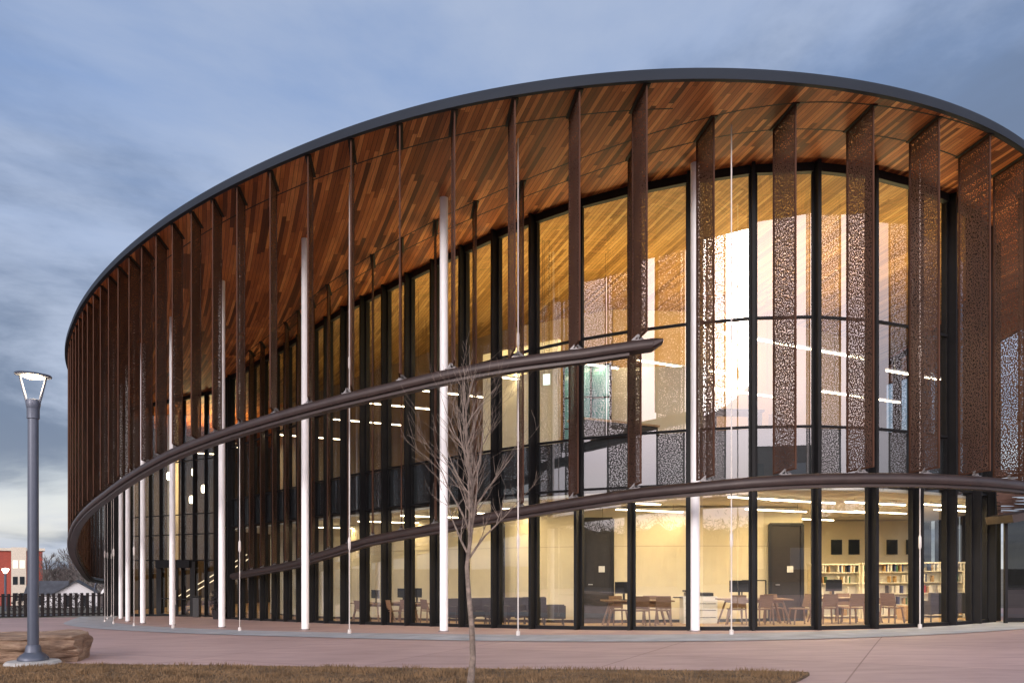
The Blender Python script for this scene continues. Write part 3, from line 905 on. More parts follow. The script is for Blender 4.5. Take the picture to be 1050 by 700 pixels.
cl = [(680, 22.6, math.pi-.15, 'right chair of the pair at the table left of the copier'), (634, 23.9, 0.2, 'chair behind the left end of the table left of the copier'),
      (667, 24.0, -.1, 'chair on the far side of the table left of the copier, tucked behind the pair'),
      (755, 22.9, math.pi, 'chair at the left of the table right of the nearest white column'), (781, 22.5, math.pi+.2, 'chair in front of the mullion at the table behind the thin cable'),
      (794, 24.2, .1, 'chair on the far side of the table behind the thin cable'), (819, 22.6, -1.5, 'chair standing alone right of the table, beside the thick black mullion'),
      (848, 23.0, math.pi, 'left front chair at the table before the bookshelves'), (874, 22.8, math.pi+.1, 'right front chair at the table before the bookshelves'),
      (868, 24.4, 0, 'chair on the far side of the table before the bookshelves'), (915, 22.7, 2.2, 'chair turned towards the low yellow cabinet, right of the bookshelf table'),
      (402, 29.4, math.pi-.7, 'left chair at the table with the monitor pair'), (420, 28.9, math.pi-.6, 'middle chair at the table with the monitor pair'), (441, 28.4, math.pi-.9, 'chair beside the second white column, right of the monitor pair'),
      (372, 32.0, 2.3, 'far left chair seen between black mullions')]
for x, Y, rz, lb in cl: dup(c0, P3(x, Y), rz, lb, GC)
def ontable(x, Y): X = px(x, Y); return (X, Y, gl(X, Y)+.747)
m0 = make_monitor('monitor on the table left of the copier', ontable(640, 23.4), .2, GM)
for x, Y, rz, lb in [(758, 23.4, -.1, 'monitor behind the thin cable on the table right of the nearest white column'), (855, 23.7, .3, 'monitor on the table before the bookshelves'), (413, 30.0, -.7, 'left monitor of the pair left of the second white column'), (427, 29.6, -.7, 'right monitor of the pair left of the second white column'), (385, 32.6, -.8, 'far left monitor between black mullions')]:
    dup(m0, ontable(x, Y), rz, lb, GM)
a0 = make_armchair('charcoal armchair right of the second white column', P3(473, 27.2), .5, GA)
for x, Y, rz, lb in [(492, 26.6, .4, 'charcoal armchair behind the bare tree trunk'), (509, 26.4, .3, 'charcoal armchair before the narrow dark door right of the tree'), (530, 25.6, .2, 'charcoal armchair left of the thin cable, back to the cream wall'), (544, 25.2, -.4, 'charcoal armchair just right of the thin cable'), (567, 24.6, math.pi/2, 'tall backed charcoal armchair seen from the side left of the left inner door'), (961, 23.6, math.pi, 'wide charcoal armchair at the right end of the ground floor'), (984, 24.4, 2.5, 'charcoal armchair beside the last mullion before the plaza corner')]:
    dup(a0, P3(x, Y), rz, lb, GA)
# copier
cp = thing('copier', 'white office copier against the cream wall behind the nearest white column', 'copier', P3(716, 25.0), 0)
MB().box((0,0,.42), (1.05,.6,.84)).build('cabinet', WHITEPL, cp, bevel=.01)
m_ = MB(); m_.box((0,-.02,.9), (.8,.55,.10)); m_.box((-.3,0,1.0), (.3,.4,.06)); m_.build('scanner_lid', BLKPL, cp)
m_ = MB(); m_.box((.62,0,.74), (.26,.4,.03)); m_.box((-.62,0,.8), (.26,.4,.03)); m_.build('paper_tray', CHARC, cp)
m_ = MB(); 
for z in (.2,.42,.62): m_.box((0,-.305,z), (.95,.012,.015))
m_.build('drawer', CHARC, cp)
# freestanding frame board
fb = thing('framed_board', 'thin black empty frame stand between table and inner door', 'frame', P3(773, 24.8), 0)
m_ = MB()
for a, b in (((-.37,0,0),(-.37,0,1.3)), ((.37,0,0),(.37,0,1.3)), ((-.37,0,1.3),(.37,0,1.3)), ((-.37,0,.75),(.37,0,.75))): m_.bar(a, b, .035)
m_.build('frame', BLKPL, fb)
lc = thing('low_cabinet', 'low yellow wooden cabinet in front of the right bookshelf', 'cabinet', P3(931, 24.9), 0)
MB().box((0,0,.24), (.5,.4,.44)).build('body', OAKP, lc, bevel=.008)
m_ = MB(); m_.box((0,-.205,.24), (.01,.01,.40)); m_.build('door_gap', BLKPL, lc)
# bookshelves
def make_shelf(label, loc, g):
    r = thing('bookshelf', label, 'bookshelf', loc, 0, g)
    m_ = MB()
    for x in (-.85, .85): m_.box((x,0,.95), (.05,.32,1.9))
    m_.build('side_panel', CEILW, r)
    MB().box((0,.15,.95), (1.66,.02,1.88)).build('back_panel', CEILW, r)
    for z in (.1,.48,.86,1.24,1.62): MB().box((0,-.01,z), (1.64,.28,.025)).build('shelf', CEILW, r)
    MB().box((0,0,1.915), (1.8,.36,.05)).build('top', CEILW, r)
    return r
SH = []
shx = [(855, 28.4, 'white bookshelf leftmost of the row, right of the inner door wall'), (908, 28.2, 'white bookshelf middle of the row, left of the chair alone'), (961, 28.0, 'white bookshelf rightmost of the row, behind the sofa')]
s0 = make_shelf(shx[0][2], P3(*shx[0][:2]), 'bookshelves in a row'); SH.append(s0)
for x, Y, lb in shx[1:]: SH.append(dup(s0, P3(x, Y), 0, lb, 'bookshelves in a row'))
bcol = {'red': (.4,.04,.03), 'navy': (.03,.05,.14), 'tan': (.4,.26,.12), 'white': (.7,.68,.62), 'black': (.02,.02,.02), 'green': (.05,.16,.08)}
BK = {}
for k, c in bcol.items():
    h = {'red': .25, 'navy': .27, 'tan': .22, 'white': .26, 'black': .28, 'green': .23}[k]
    me = MB().box((0,0,h/2), (.045,.19,h))
    m_ = mat(k+'_book_cover', c, .6, vary=.1)
    me.box((0,-.004,h/2), (.035,.19,h-.02))
    BK[k] = (me, m_)
bproto = {}
def book(k, loc, tilt, label):
    if k not in bproto:
        o = BK[k][0].build('book', BK[k][1]); bproto[k] = o
    else:
        o = bproto[k].copy(); COL.objects.link(o)
    o.location = loc; o.rotation_euler = (0, tilt, 0)
    tag(o, label, 'book', k+' books on the white shelves')
rs = random.Random(3)
names = ['leftmost', 'middle', 'rightmost']
for si, s_ in enumerate(SH[:3]):
    bx, by, bz = s_.location
    for z in (.1,.48,.86,1.24,1.62):
        x = -.78
        while x < .78:
            if rs.random() < .28: x += rs.uniform(.08,.3); continue
            k = rs.choice(['red','navy','tan','tan','white','white','white','black','tan','green','white'])
            book(k, (bx+x, by-.05, bz+z+.0145), 0, f'{k} book standing on a white ground floor bookshelf')
            x += rs.choice([.055,.06,.075,.11,.14])
# dark clerestory windows in the far wall
for x in (858, 876, 915, 935):
    m_ = MB(); X = px(x, 33.85); m_.box((X, 33.88, 2.4), (.45, .06, .62)); part(m_, 'inner_window', WINDARK)
# upper floor furniture
ud = thing('reading_desk', 'dark wooden desk on the upper floor left of the tan chairs', 'desk', (px(752, 23.0), 23.0, 5.08), .1)
MB().box((0,0,.9), (1.5,.8,.06)).build('desktop', DOORM, ud)
for sx in (-1,1): MB().box((sx*.66,0,.43), (.08,.7,.86)).build('side_panel', DOORM, ud)
UC = 'tan chairs on the upper floor'
u0 = dup(c0, (px(779, 22.9), 22.9, 5.08), .3, 'left tan chair of the pair on the upper floor', UC)
u1 = dup(c0, (px(797, 22.7), 22.7, 5.08), -.2, 'right tan chair of the pair on the upper floor', UC)
ct = thing('service_counter', 'long dark counter on the upper floor behind the bay under the upper rail end', 'counter', (px(630, 25.5), 25.5, 5.08), .5)
MB().box((0,0,.5), (3,.6,1.0)).build('body', DOORM, ct); MB().box((0,0,1.03), (3.1,.7,.06)).build('worktop', OAKP, ct)
for k_, (x, lb) in enumerate(((592, 'teal framed glass partition panel on the upper floor, left one'), (612, 'teal framed glass partition panel on the upper floor, right one'))):
    r = thing('glass_partition', lb, 'partition', (px(x, 26.2), 26.2, 5.08), -.3, 'teal glass partitions')
    m_ = MB()
    for xx in (-.45,.45): m_.bar((xx,0,0),(xx,0,3.1),.06)
    for zz in (.03,1.0,2.0,3.07): m_.bar((-.45,0,zz),(.45,0,zz),.05)
    m_.build('frame', BLACK, r)
    MB().box((0,0,1.55), (.84,.02,3.0)).build('pane', mat('teal_glass%d' % k_, (.10,.28,.27), .08, vary=.1), r)

hs = thing('hanging_sign', 'small white hanging sign on the upper floor below the upper rail', 'sign', (px(560.5, 25.2), 25.2, EYE+(YH-389)/F*25.2), -.3)
MB().box((0,0,0), (.22,.04,.34)).build('panel', emit('sign_panel', (.8,1,.95), .8), hs)
m_ = MB()
for q in (-.08, .08): m_.tube([(q,0,.17),(q,0,SOF-hs.location.z)], .006, 4)
m_.build('hanger', BLKPL, hs)
vt = thing('wall_vent', 'small grey vent high on the cream wall above the copier', 'vent', (px(722, 26.1), 25.98, 2.72))
MB().box((0,0,0), (.34,.03,.3)).build('frame', CREAMD, vt)
m_ = MB()
for q in range(5): m_.box((0,-.018,-.11+q*.055), (.29,.012,.02))
m_.build('louvre', CHARC, vt)
# ------------------------------------------------------------------ site
def sheet(xs, ys, dz, name, m, inside=None):
    mb = MB(); vs = [(x, y, gz(x, y)+dz) for y in ys for x in xs]; nx = len(xs); fs = []
    for j in range(len(ys)-1):
        for i in range(nx-1):
            fs.append((j*nx+i, j*nx+i+1, (j+1)*nx+i+1, (j+1)*nx+i))
    mb.add(vs, fs); return mb.build(name, m)
xs = sorted(set([-2500,-1200,-600,-300,-150,-90] + list(range(-60, 61, 4)) + [90,150,300,600,1200,2500]))
ys = sorted(set([-1500,-600,-200,-80] + list(range(-40, 80, 2)) + list(range(80,160,8)) + [200,300,500,900,1500,2800]))
g = sheet(xs, ys, -.12, 'ground', GROUNDM); tag(g, kind='structure')
pl = sheet(list(np.arange(-48, 61, 1.5)), list(np.arange(-.5, 49.1, .75)), 0, 'plaza', PAVE); tag(pl, kind='structure')
sd = sheet(list(np.arange(-110, -30, 2.5)), list(np.arange(56, 66.1, 1.0)), -.06, 'street', ASPH); tag(sd, kind='structure')
sd2 = sheet(list(np.arange(-60, 61, 3)), list(np.arange(-42, -.4, 2.075)), -.03, 'street', ASPH); tag(sd2, kind='structure')  # unseen asphalt added behind the camera to darken what the glass mirrors
# pale concrete band under the eave
a_ = inward(EAVE, -.05); b_ = inward(EAVE, 2.1)
mb = MB(); vs = []; keep = [i for i in range(len(EAVE)) if EAVE[i][1] < 52]
K_ = 4
fs = []
for i in range(len(EAVE)):
    for k in range(K_+1):
        p = a_[i]+(b_[i]-a_[i])*k/K_; vs.append((p[0], p[1], gz(*p)+.012))
for i in range(len(EAVE)):
    j = (i+1) % len(EAVE)
    if EAVE[i][1] < 50 and EAVE[j][1] < 50:
        for k in range(K_): fs.append((i*(K_+1)+k, i*(K_+1)+k+1, j*(K_+1)+k+1, j*(K_+1)+k))
mb.add(vs, fs); o = mb.build('concrete_band', BANDM); tag(o, kind='structure')
from mathutils import noise as NZ
# lawn
lawn_edge = catmull([(-30,14.6),(-14,14.4),(-9.5,14.2),(-7.2,13.65),(-3.5,12.95),(-.35,12.35),(2.5,11.9),(3.7,11.72),(4.25,11.55),(4.1,11.2),(3.4,10.2),(1.5,8),(-1.5,5.6),(-6,3.6),(-14,2.6),(-30,2.2)], .35)
top_ = lawn_edge
def inpoly(x, y, P):
    c = False; j = len(P)-1
    for i in range(len(P)):
        if (P[i][1] > y) != (P[j][1] > y) and x < (P[j][0]-P[i][0])*(y-P[i][1])/(P[j][1]-P[i][1])+P[i][0]: c = not c
        j = i
    return c
mb = MB(); nL = len(lawn_edge)
mb.add([(p[0], p[1], gz(*p)+.03) for p in lawn_edge] + [(p[0], p[1], gz(*p)-.05) for p in lawn_edge], [tuple(range(nL))] + [(i, (i+1) % nL, nL+(i+1) % nL, nL+i) for i in range(nL)])
o = mb.build('lawn', LAWNM); tag(o, kind='structure')
rg = random.Random(5)
mb = MB(); cnt = 0
while cnt < 60000:
    u = rg.random()
    y = 14.6 - 5.4*u**1.3; x = rg.uniform(-10.5, 4.6)
    if abs(x/y) > .72 or not inpoly(x, y, lawn_edge): continue
    cnt += 1
    h = rg.uniform(.015, .05)*(1.7 if NZ.noise(Vector((x*1.6, y*1.6, 0))) > .12 else .8); a = rg.uniform(0, 6.28); w = rg.uniform(.004, .009); ln = rg.uniform(.01, .05); b = rg.uniform(0, 6.28)
    z = gz(x, y)+.028
    mb.add([(x-w*math.cos(a), y-w*math.sin(a), z), (x+w*math.cos(a), y+w*math.sin(a), z), (x+ln*math.cos(b), y+ln*math.sin(b), z+h)], [(0,1,2)])
o = mb.build('dry_grass', BLADEM); tag(o, 'short dormant brown grass covering the lawn strip', 'grass', kind='stuff')

# boulder
bo = bpy.data.objects
bm = bmesh.new(); bmesh.ops.create_cube(bm, size=1)
bmesh.ops.subdivide_edges(bm, edges=bm.edges, cuts=23, use_grid_fill=True)
from mathutils import noise as NZ
for v in bm.verts:
    p = Vector((v.co.x*5.2, v.co.y*1.25, v.co.z*.62))
    q = p*1.0
    k = NZ.noise(Vector((p.x*.9, p.y*1.3, p.z*2.2)))*.10 + NZ.noise(Vector((p.x*3, p.y*3, p.z*5)))*.04 - abs(NZ.noise(Vector((p.x*1.4+3, p.y*2, p.z*7))))*.10
    nx, ny = v.co.x*2, v.co.y*2
    e = max(0, abs(nx)-.9)*1.6
    top = v.co.z > .49
    v.co = Vector((p.x + (k*.45 - math.copysign(.10*max(0, abs(v.co.z*2)-.55)+.12*max(0, abs(ny)-.6), nx) if abs(nx) > .98 else 0), p.y + (k*1.6 if abs(ny) > .98 else 0), p.z + (k*.25 if top else k*.3)))
    if (abs(ny) > .93 or abs(nx) > .97) and top: v.co.z -= .035
me = bpy.data.meshes.new('sandstone_block'); bm.to_mesh(me); bm.free(); me.materials.append(ROCK)
o = bpy.data.objects.new('sandstone_block', me); COL.objects.link(o); o.location = (-10.36, 14.1, gz(-9, 14.4)+.19); o.rotation_euler = (0, 0, .30)
tag(o, 'long rough sandstone block lying behind the grey lamp post', 'boulder')

# lamp post
LX, LY = px(34, 13.7), 13.7; LZ = gz(LX, LY)
def lamp(loc, label, H, cat='street lamp', group=None, sc_=1.0):
    r = thing('street_lamp', label, cat, loc, 0, group)
    k = sc_
    MB().lathe([(.44*k,0),(.44*k,.05),(.40*k,.09),(.2*k,.10)], n=28).build('footing', FOOTM, r, smooth=True)
    MB().lathe([(.24*k,.10),(.24*k,.14),(.20*k,.19),(.13*k,.24),(.11*k,.34),(.1*k,.36)], n=24).build('base', LAMPM, r, smooth=True)
    MB().lathe([(.088*k,.30),(.082*k,H-.78),(.098*k,H-.77),(.098*k,H-.62),(.10*k,H-.60)], n=24).build('pole', LAMPM, r, smooth=True)
    MB().lathe([(.10*k,H-.60),(.115*k,H-.52),(.10*k,H-.45),(.06*k,H-.44)], n=24).build('collar', LAMPM, r, smooth=True)
    for a in (0, math.pi):
        ca, sa = math.cos(a+.15), math.sin(a+.15)
        MB().tube([(.08*ca,.08*sa,H-.56),(.12*ca,.12*sa,H-.42),(.21*ca,.21*sa,H-.06)], [.024,.022,.018], 8).build('arm', LAMPM, r, smooth=True)
    d_ = MB().lathe([(.20,-.028),(.275,-.02),(.285,.0),(.27,.02),(.12,.035),(.01,.04)], n=32).build('canopy', LAMPM, r, smooth=True)
    d_.location = (.0,0,H-.03); d_.rotation_euler = (.03,.06,0)
    l_ = MB().lathe([(.02,-.06),(.12,-.055),(.19,-.028),(.19,-.02),(.02,-.018)], n=24).build('lens', LENS, d_, smooth=True)
    gls = MB(); nseg = 20
    return r
lamp((LX, LY, LZ), 'grey round post lamp with lit disc head beside the sandstone block', 4.98)

pl_ = bpy.data.lights.new('lamp_light', 'POINT'); pl_.energy = 45; pl_.color = (1, .74, .45); pl_.shadow_soft_size = .12
po_ = bpy.data.objects.new('lamp_light', pl_); COL.objects.link(po_); po_.location = (LX, LY, LZ+4.78)
# young bare tree
def branch_tree(mb_tr, mb_cr, seed, H, trunk_r, first, nmain, spread, depth=3, sides=5, curve=.12, lk=.42, rmin=.0022):
    r_ = random.Random(seed)
    pts = [Vector((0,0,0))]; rad = [trunk_r*1.25]
    n_ = 10
    for i in range(1, n_+1):
        z = H*i/n_
        pts.append(Vector((.035*math.sin(i*1.3)+.004*i*r_.uniform(-1,1), .03*math.cos(i*1.7), z)))
        rad.append(trunk_r*(1-.93*(i/n_)**1.1))
    k0 = int(n_*first)+1
    mb_tr.tube(pts[:k0+1], rad[:k0+1], 10)
    mb_cr.tube(pts[k0:], rad[k0:], 7)
    def grow(p, d, L_, r0, lev):
        q = [p]; rr = [r0]; m_ = 5; dd = d.copy(); cur = p.copy()
        for i in range(m_):
            dd = (dd + Vector((r_.gauss(0,curve), r_.gauss(0,curve), r_.gauss(.06,curve*.6)))).normalized()
            cur = cur + dd*(L_/m_); q.append(cur.copy()); rr.append(max(rmin, r0*(1-.8*(i+1)/m_)))
        mb_cr.tube(q, rr, sides if lev < 2 else 3, cap=False)
        if lev < depth:
            for _ in range(r_.randint(3, 5) if lev == 1 else r_.randint(2, 4)):
                i = r_.randint(1, m_)
                ax = Vector((r_.gauss(0,1), r_.gauss(0,1), r_.gauss(.35,.6))).normalized()
                nd = (dd*1.0 + ax*.62).normalized()
                grow(q[i], nd, L_*r_.uniform(.4,.65), max(rmin*1.2, rr[i]*.7), lev+1)
    for b in range(nmain):
        f_ = first + (1-first)*(b/nmain)**1.05*.9
        z = H*f_; i = min(n_-1, int(f_*n_)); fr = f_*n_-i
        p = pts[i].lerp(pts[i+1], fr); a = b*2.4+r_.uniform(-.4,.4)
        up = r_.uniform(1.0,1.5)
        d = Vector((math.cos(a)*spread, math.sin(a)*spread, up)).normalized()
        grow(p, d, H*(lk-.6*lk*(f_-first)/(1-first))*r_.uniform(.85,1.15), trunk_r*(.42-.25*(f_-first)/(1-first)), 1)
TY = 10.5
tr = thing('young_tree', 'slender leafless young tree on the lawn in front of the glass wall', 'tree', (px(482, TY), TY, gz(-.5, TY)))
mt, mc = MB(), MB()
branch_tree(mt, mc, 23, 4.0, .044, .42, 25, .60, depth=3, lk=.29, rmin=.0015)
mt.build('trunk', BARK, tr, smooth=True); mc.build('crown', BARK, tr, smooth=True)

# fence
fx0, fx1, FY = -46.0, px(112, 49.2), 49.2
fe = thing('steel_fence', 'dark fence of closely spaced vertical slats closing the plaza on the left', 'fence', ((fx0+fx1)/2, FY, gz(-30, FY)))
m1, m2 = MB(), MB(); ox = (fx0+fx1)/2; oz = gz(-30, FY)
x = fx0
while x < fx1:
    z = gz(x, FY)-oz
    m1.box((x-ox, 0, z+.78), (.17, .05, 1.4)); x += .345
m1.build('slats', FENCEM, fe)
for zz in (.22, 1.3): m2.bar((fx0-ox, .05, gz(fx0,FY)-oz+zz), (fx1-ox, .05, gz(fx1,FY)-oz+zz), .04, .06)
m2.build('rails', FENCEM, fe)

# red apartment block
def P(x, Y): return px(x, Y)
AY = 150.0
ag = gz(-90, AY)
ab = thing('apartment_block', 'red brick apartment block with cream stair bay beyond the fence', 'building', (P(8, AY), AY, ag), .54)
Ht = EYE+(YH-564)/F*AY-ag
wl = P(47, AY)-P(8, AY); 
m_ = MB(); m_.box((-5, 6, Ht/2), (21.2, 12, Ht)); m_.build('wall', BRICKR, ab)
m_ = MB(); m_.box((-5, 6, Ht+.2), (22, 13, .5)); m_.build('roof_edge', CREAMP, ab)
for bx in (1.75,):
    m_ = MB(); m_.box((bx, -.3, Ht/2+.3), (2.4, .8, Ht+.6)); sb = m_.build('stair_bay', CREAMP, ab)
    for i in range(4):
        zc = 1.6+i*3.05
        if zc+1 > Ht: break
        for q in (-.55, .55):
            w_ = MB(); w_.box((bx+q, -.72, zc), (.8, .06, 1.5)); w_.build('window', WARMWIN if (i == 2) else WINDARK, sb)
for wx in (-14, -9.5, -5.5):
    for i in range(4):
        zc = 1.6+i*3.05
        if zc+1 > Ht: break
        w_ = MB(); w_.box((wx, -.03, zc), (1.5, .1, 1.4)); w_.build('window', WINDARK, ab)
# white gabled house
HY = 118.0
hx = P(78, HY); hg = gz(hx, HY)
ho = thing('gabled_house', 'white gabled house with long dark grey roof beyond the fence', 'house', (hx, HY, hg), .42)
W_, D_ = 2.8, 14.0
eh = EYE+(YH-608.5)/F*HY-hg; rh = EYE+(YH-596)/F*HY-hg
m_ = MB(); m_.add([(-W_,0,0),(W_,0,0),(W_,0,eh),(0,0,rh),(-W_,0,eh),(-W_,D_*.3,0),(W_,D_*.3,0),(W_,D_*.3,eh),(0,D_*.3,rh),(-W_,D_*.3,eh)], [(0,1,2,3,4),(9,8,7,6,5),(0,5,6,1),(1,6,7,2),(4,9,5,0)])
m_.box((-4.6,3.2,eh/2), (3.8,4,eh)); m_.build('wall', SIDING, ho)
m_ = MB()
m_.bar((-W_-.3,-.3,eh-.1),(0,-.3,rh+.12),.3,.15); m_.bar((W_+.3,-.3,eh-.1),(0,-.3,rh+.12),.3,.15)
m_.add([(-W_-.3,-.4,eh-.05),(0,-.4,rh+.2),(0,5.5,rh+.2),(-W_-.3,5.5,eh-.05)], [(0,1,2,3)]); m_.add([(W_+.3,-.4,eh-.05),(0,-.4,rh+.2),(0,5.5,rh+.2),(W_+.3,5.5,eh-.05)], [(0,1,2,3)])
m_.add([(-6.8,.9,eh-.1),(-1.2,.9,eh-.1),(-1.2,3.4,rh+.1),(-6.5,3.4,rh+.1),(-1.2,5.6,eh-.1),(-6.8,5.6,eh-.1)], [(0,1,2,3),(3,2,4,5)])
m_.build('roof', SHINGLE, ho)
for q in (-1.1, 1.0):
    w_ = MB(); w_.box((q,-.03,eh*.45), (.9,.1,1.5)); w_.build('window', WINDARK, ho)
w_ = MB(); w_.box((-4.8,1.17,eh*.5), (1.2,.1,1.3)); w_.build('window', WINDARK, ho)
# far lamps
def far_lamp(loc, H, label, gooseneck):
    r = thing('street_lamp', label, 'street lamp', loc, 0, 'street lamps beyond the fence')
    if gooseneck:
        MB().tube([(0,0,0),(0,0,H-.6),(.1,0,H-.2),(.45,0,H),(.8,0,H-.2),(.85,0,H-.6)], .07, 8).build('pole', LAMPM, r, smooth=True)
        MB().lathe([(.32,0),(.22,.25),(.08,.4)], (.85,0,H-1.0), 12).build('lamp_shade', WHITEPL, r, smooth=True)
    else:
        MB().tube([(0,0,0),(0,0,H-.3)], .10, 8).build('pole', LAMPM, r)
        MB().lathe([(.1,0),(.3,.35),(.3,.42),(.02,.5)], (0,0,H-.5), 12).build('lamp_head', GLOBE, r, smooth=True)
Y = 75.0; X = P(5.5, Y); far_lamp((X, Y, gz(X, Y)), EYE+(YH-582)/F*Y-gz(X, Y), 'lit post lamp in front of the red brick block', False)
Y = 66.0; X = P(97, Y); far_lamp((X, Y, gz(X, Y)), EYE+(YH-595.5)/F*Y-gz(X, Y), 'gooseneck lamp between the white house and the library', True)
# far bare trees, hedge
fk = []
for sd_ in (1, 2, 3):
    r = thing('bare_tree', '', 'tree', (0,0,0), 0, 'bare trees beyond the fence')
    a_, b_2 = MB(), MB(); branch_tree(a_, b_2, sd_*7, 9.0, .22, .22, 22, .95, depth=3, sides=4, curve=.16, rmin=.03)
    a_.build('trunk', BARKF, r); b_2.build('crown', BARKF, r); fk.append(r)
tlist = [(48,150,1.0,'tall bare tree just right of the red brick block'),(55,165,.75,'low bare tree behind the long dark grey roof'),(62,160,.8,'bare tree behind the middle of the dark grey roof'),(69,150,.8,'bare tree behind the left slope of the white gable'),(75,170,1.15,'bare tree rising behind the gable peak'),(83,150,1.1,'broad bare tree right of the gable peak'),(90,130,1.05,'bare tree right of the white house'),(97,125,1.0,'bare tree behind the gooseneck lamp'),(104,115,.95,'bare tree beside the black end wall of the library'),(112,140,1.0,'bare tree mostly hidden behind the library end')]
used = set()
for i, (x, Y, k, lb) in enumerate(tlist):
    X = P(x, Y); loc = (X, Y, gz(X, Y))
    if i < 3: r = fk[i]; r.location = loc; r['label'] = lb; r.rotation_euler = (0,0,i)
    else: r = dup(fk[i % 3], loc, i*1.3, lb, 'bare trees beyond the fence')
    r.scale = (k, k, k)
def leafy(name, label, cat, loc, sx, sy, sz, n_, leaf, m, group=None, seed=1):
    r_ = random.Random(seed); mb = MB()
    for _ in range(n_):
        while True:
            p = Vector((r_.uniform(-1,1), r_.uniform(-1,1), r_.uniform(0,1)))
            if (p.x**2+p.y**2+p.z**2) < 1+.3*math.sin(p.x*7): break
        p = Vector((p.x*sx, p.y*sy, p.z*sz)); d1 = Vector((r_.gauss(0,1), r_.gauss(0,1), r_.gauss(0,1))).normalized()*leaf; d2 = Vector((r_.gauss(0,1), r_.gauss(0,1), r_.gauss(0,1))).normalized()*leaf
        mb.add([p-d1*.5, p+d2*.4, p+d1*.6], [(0,1,2)])
    o = mb.build(name, m); o.location = loc
    return tag(o, label, cat, group)
X = P(62, 80.0); leafy('hedge', 'dark low hedge behind the fence in front of the white house', 'hedge', (X, 80, gz(X, 80)), 5.5, 1.0, 1.7, 1600, .25, SHRUBM, seed=2)
# bin and shrub by the entrance
X, Y = px(202, 46.0), 46.0; g0 = gz(X, Y)
bn = thing('litter_bin', 'black square litter bin beside the entrance doors', 'litter bin', (X, Y, g0))
MB().box((0,0,.58), (.36,.36,1.1)).build('body', BLKPL, bn, bevel=.02); MB().box((0,0,1.19), (.42,.42,.1)).build('lid', BLACK, bn, bevel=.02)
X, Y = px(224.5, 43.2), 43.2; g0 = gz(X, Y)
pt = thing('planter_shrub', 'dark shrub in a low planter at the corner of the glass wall', 'plant', (X, Y, g0))
MB().lathe([(.3,0),(.38,.5),(.34,.5)], n=16).build('planter', BLKPL, pt)
lf = leafy('foliage', None, None, (0,0,.5), .42, .42, 1.2, 500, .16, SHRUBM, seed=4); lf.parent = pt
# behind the camera: the brick block and trees that the glass mirrors
rb = thing('brick_building', 'brown brick block with pale windows facing the library, seen mirrored in its glass', 'building', (16, -34, 0))
m_ = MB(); m_.box((0,-6,6.2), (16,12,12.6)); m_.build('wall', BRICKB, rb)
for i in range(3):
    for j in range(4):
        w_ = MB(); w_.box((-6+j*4, .02, 2.3+i*3.8), (1.7,.12,1.9)); w_.build('window', SIDING if (i+j) % 3 else WINDARK, rb)
for k_, (x, y, s_) in enumerate(((-6,-30,.95),(28,-22,1.0))):
    r = dup(fk[k_], (x, y, 0), k_, ['bare tree opposite the library, mirrored beside the brick block', 'bare tree opposite the right end of the library, mirrored in the glass'][k_], 'bare trees opposite the library'); r.scale = (s_, s_, s_)

# woodland across the street, opposite the library: what the ground floor glass mirrors
rw = random.Random(9); mb = MB()
NA, NR = 420, 5
vs, fs = [], []
for i in range(NA+1):
    a = -.3 + (math.pi+.6)*i/NA
    h = 6.2 + 1.4*NZ.noise(Vector((i*.06, 0, 0))) + .6*NZ.noise(Vector((i*.31, 3, 0))) + .3*NZ.noise(Vector((i*.9, 7, 0)))
    for k, (rr, f_) in enumerate(((44, 0), (44.5, .5), (46, .9), (48, 1.0), (52, 0))):
        rr += 1.2*NZ.noise(Vector((i*.4, k*3, 2)))
        x, y = -rr*math.cos(a)*1.1, -rr*math.sin(a)*.95+2
        vs.append((x, y, gz(x, y)-.2+h*f_))
for i in range(NA):
    for k in range(NR-1): fs.append((i*NR+k, i*NR+k+1, (i+1)*NR+k+1, (i+1)*NR+k))
mb.add(vs, fs)
for _ in range(30000):
    i = rw.randrange(NA); q = Vector(vs[i*NR+rw.choice((1,2,2,3,3))]).lerp(Vector(vs[(i+1)*NR+rw.choice((1,2,3))]), rw.random())
    p = q + Vector((rw.gauss(0,.3), rw.gauss(0,.3), rw.gauss(.4,.6)))
    d1 = Vector((rw.gauss(0,.6), rw.gauss(0,.6), rw.gauss(.5,.6))).normalized()*rw.uniform(.25,.8)
    d2 = Vector((rw.gauss(0,1), rw.gauss(0,1), rw.gauss(0,1))).normalized()*rw.uniform(.1,.3)
    mb.add([p-d1*.5, p+d2*.5, p+d1*.6], [(0,1,2)])
o = mb.build('woodland', mat('winter_woodland', (.05, .042, .034), .95, vary=.4, scale=.3)); tag(o, 'dark winter woodland across the street opposite the library', 'woodland', kind='stuff')

# ------------------------------------------------------------------ sky, sun, camera
w = bpy.data.worlds.new('World'); sc.world = w; w.use_nodes = True
nt = w.node_tree; L = nt.links
for n_ in list(nt.nodes): nt.nodes.remove(n_)
out = N(nt, 'ShaderNodeOutputWorld'); bg = N(nt, 'ShaderNodeBackground'); bg.inputs['Strength'].default_value = .1
L.new(bg.outputs[0], out.inputs[0])
SUN_EL, SUN_AZ = R(4), math.atan2(-.40, -.9)     # azimuth from +Y clockwise: behind the camera, to the right
sky = N(nt, 'ShaderNodeTexSky', sky_type='NISHITA', sun_disc=False, sun_elevation=SUN_EL, sun_rotation=SUN_AZ, altitude=300, air_density=1.2, dust_density=1.5, ozone_density=2.0)
tc = N(nt, 'ShaderNodeTexCoord')
nm = N(nt, 'ShaderNodeVectorMath', operation='NORMALIZE'); L.new(tc.outputs['Generated'], nm.inputs[0])
sp_ = N(nt, 'ShaderNodeSeparateXYZ'); L.new(nm.outputs[0], sp_.inputs[0])
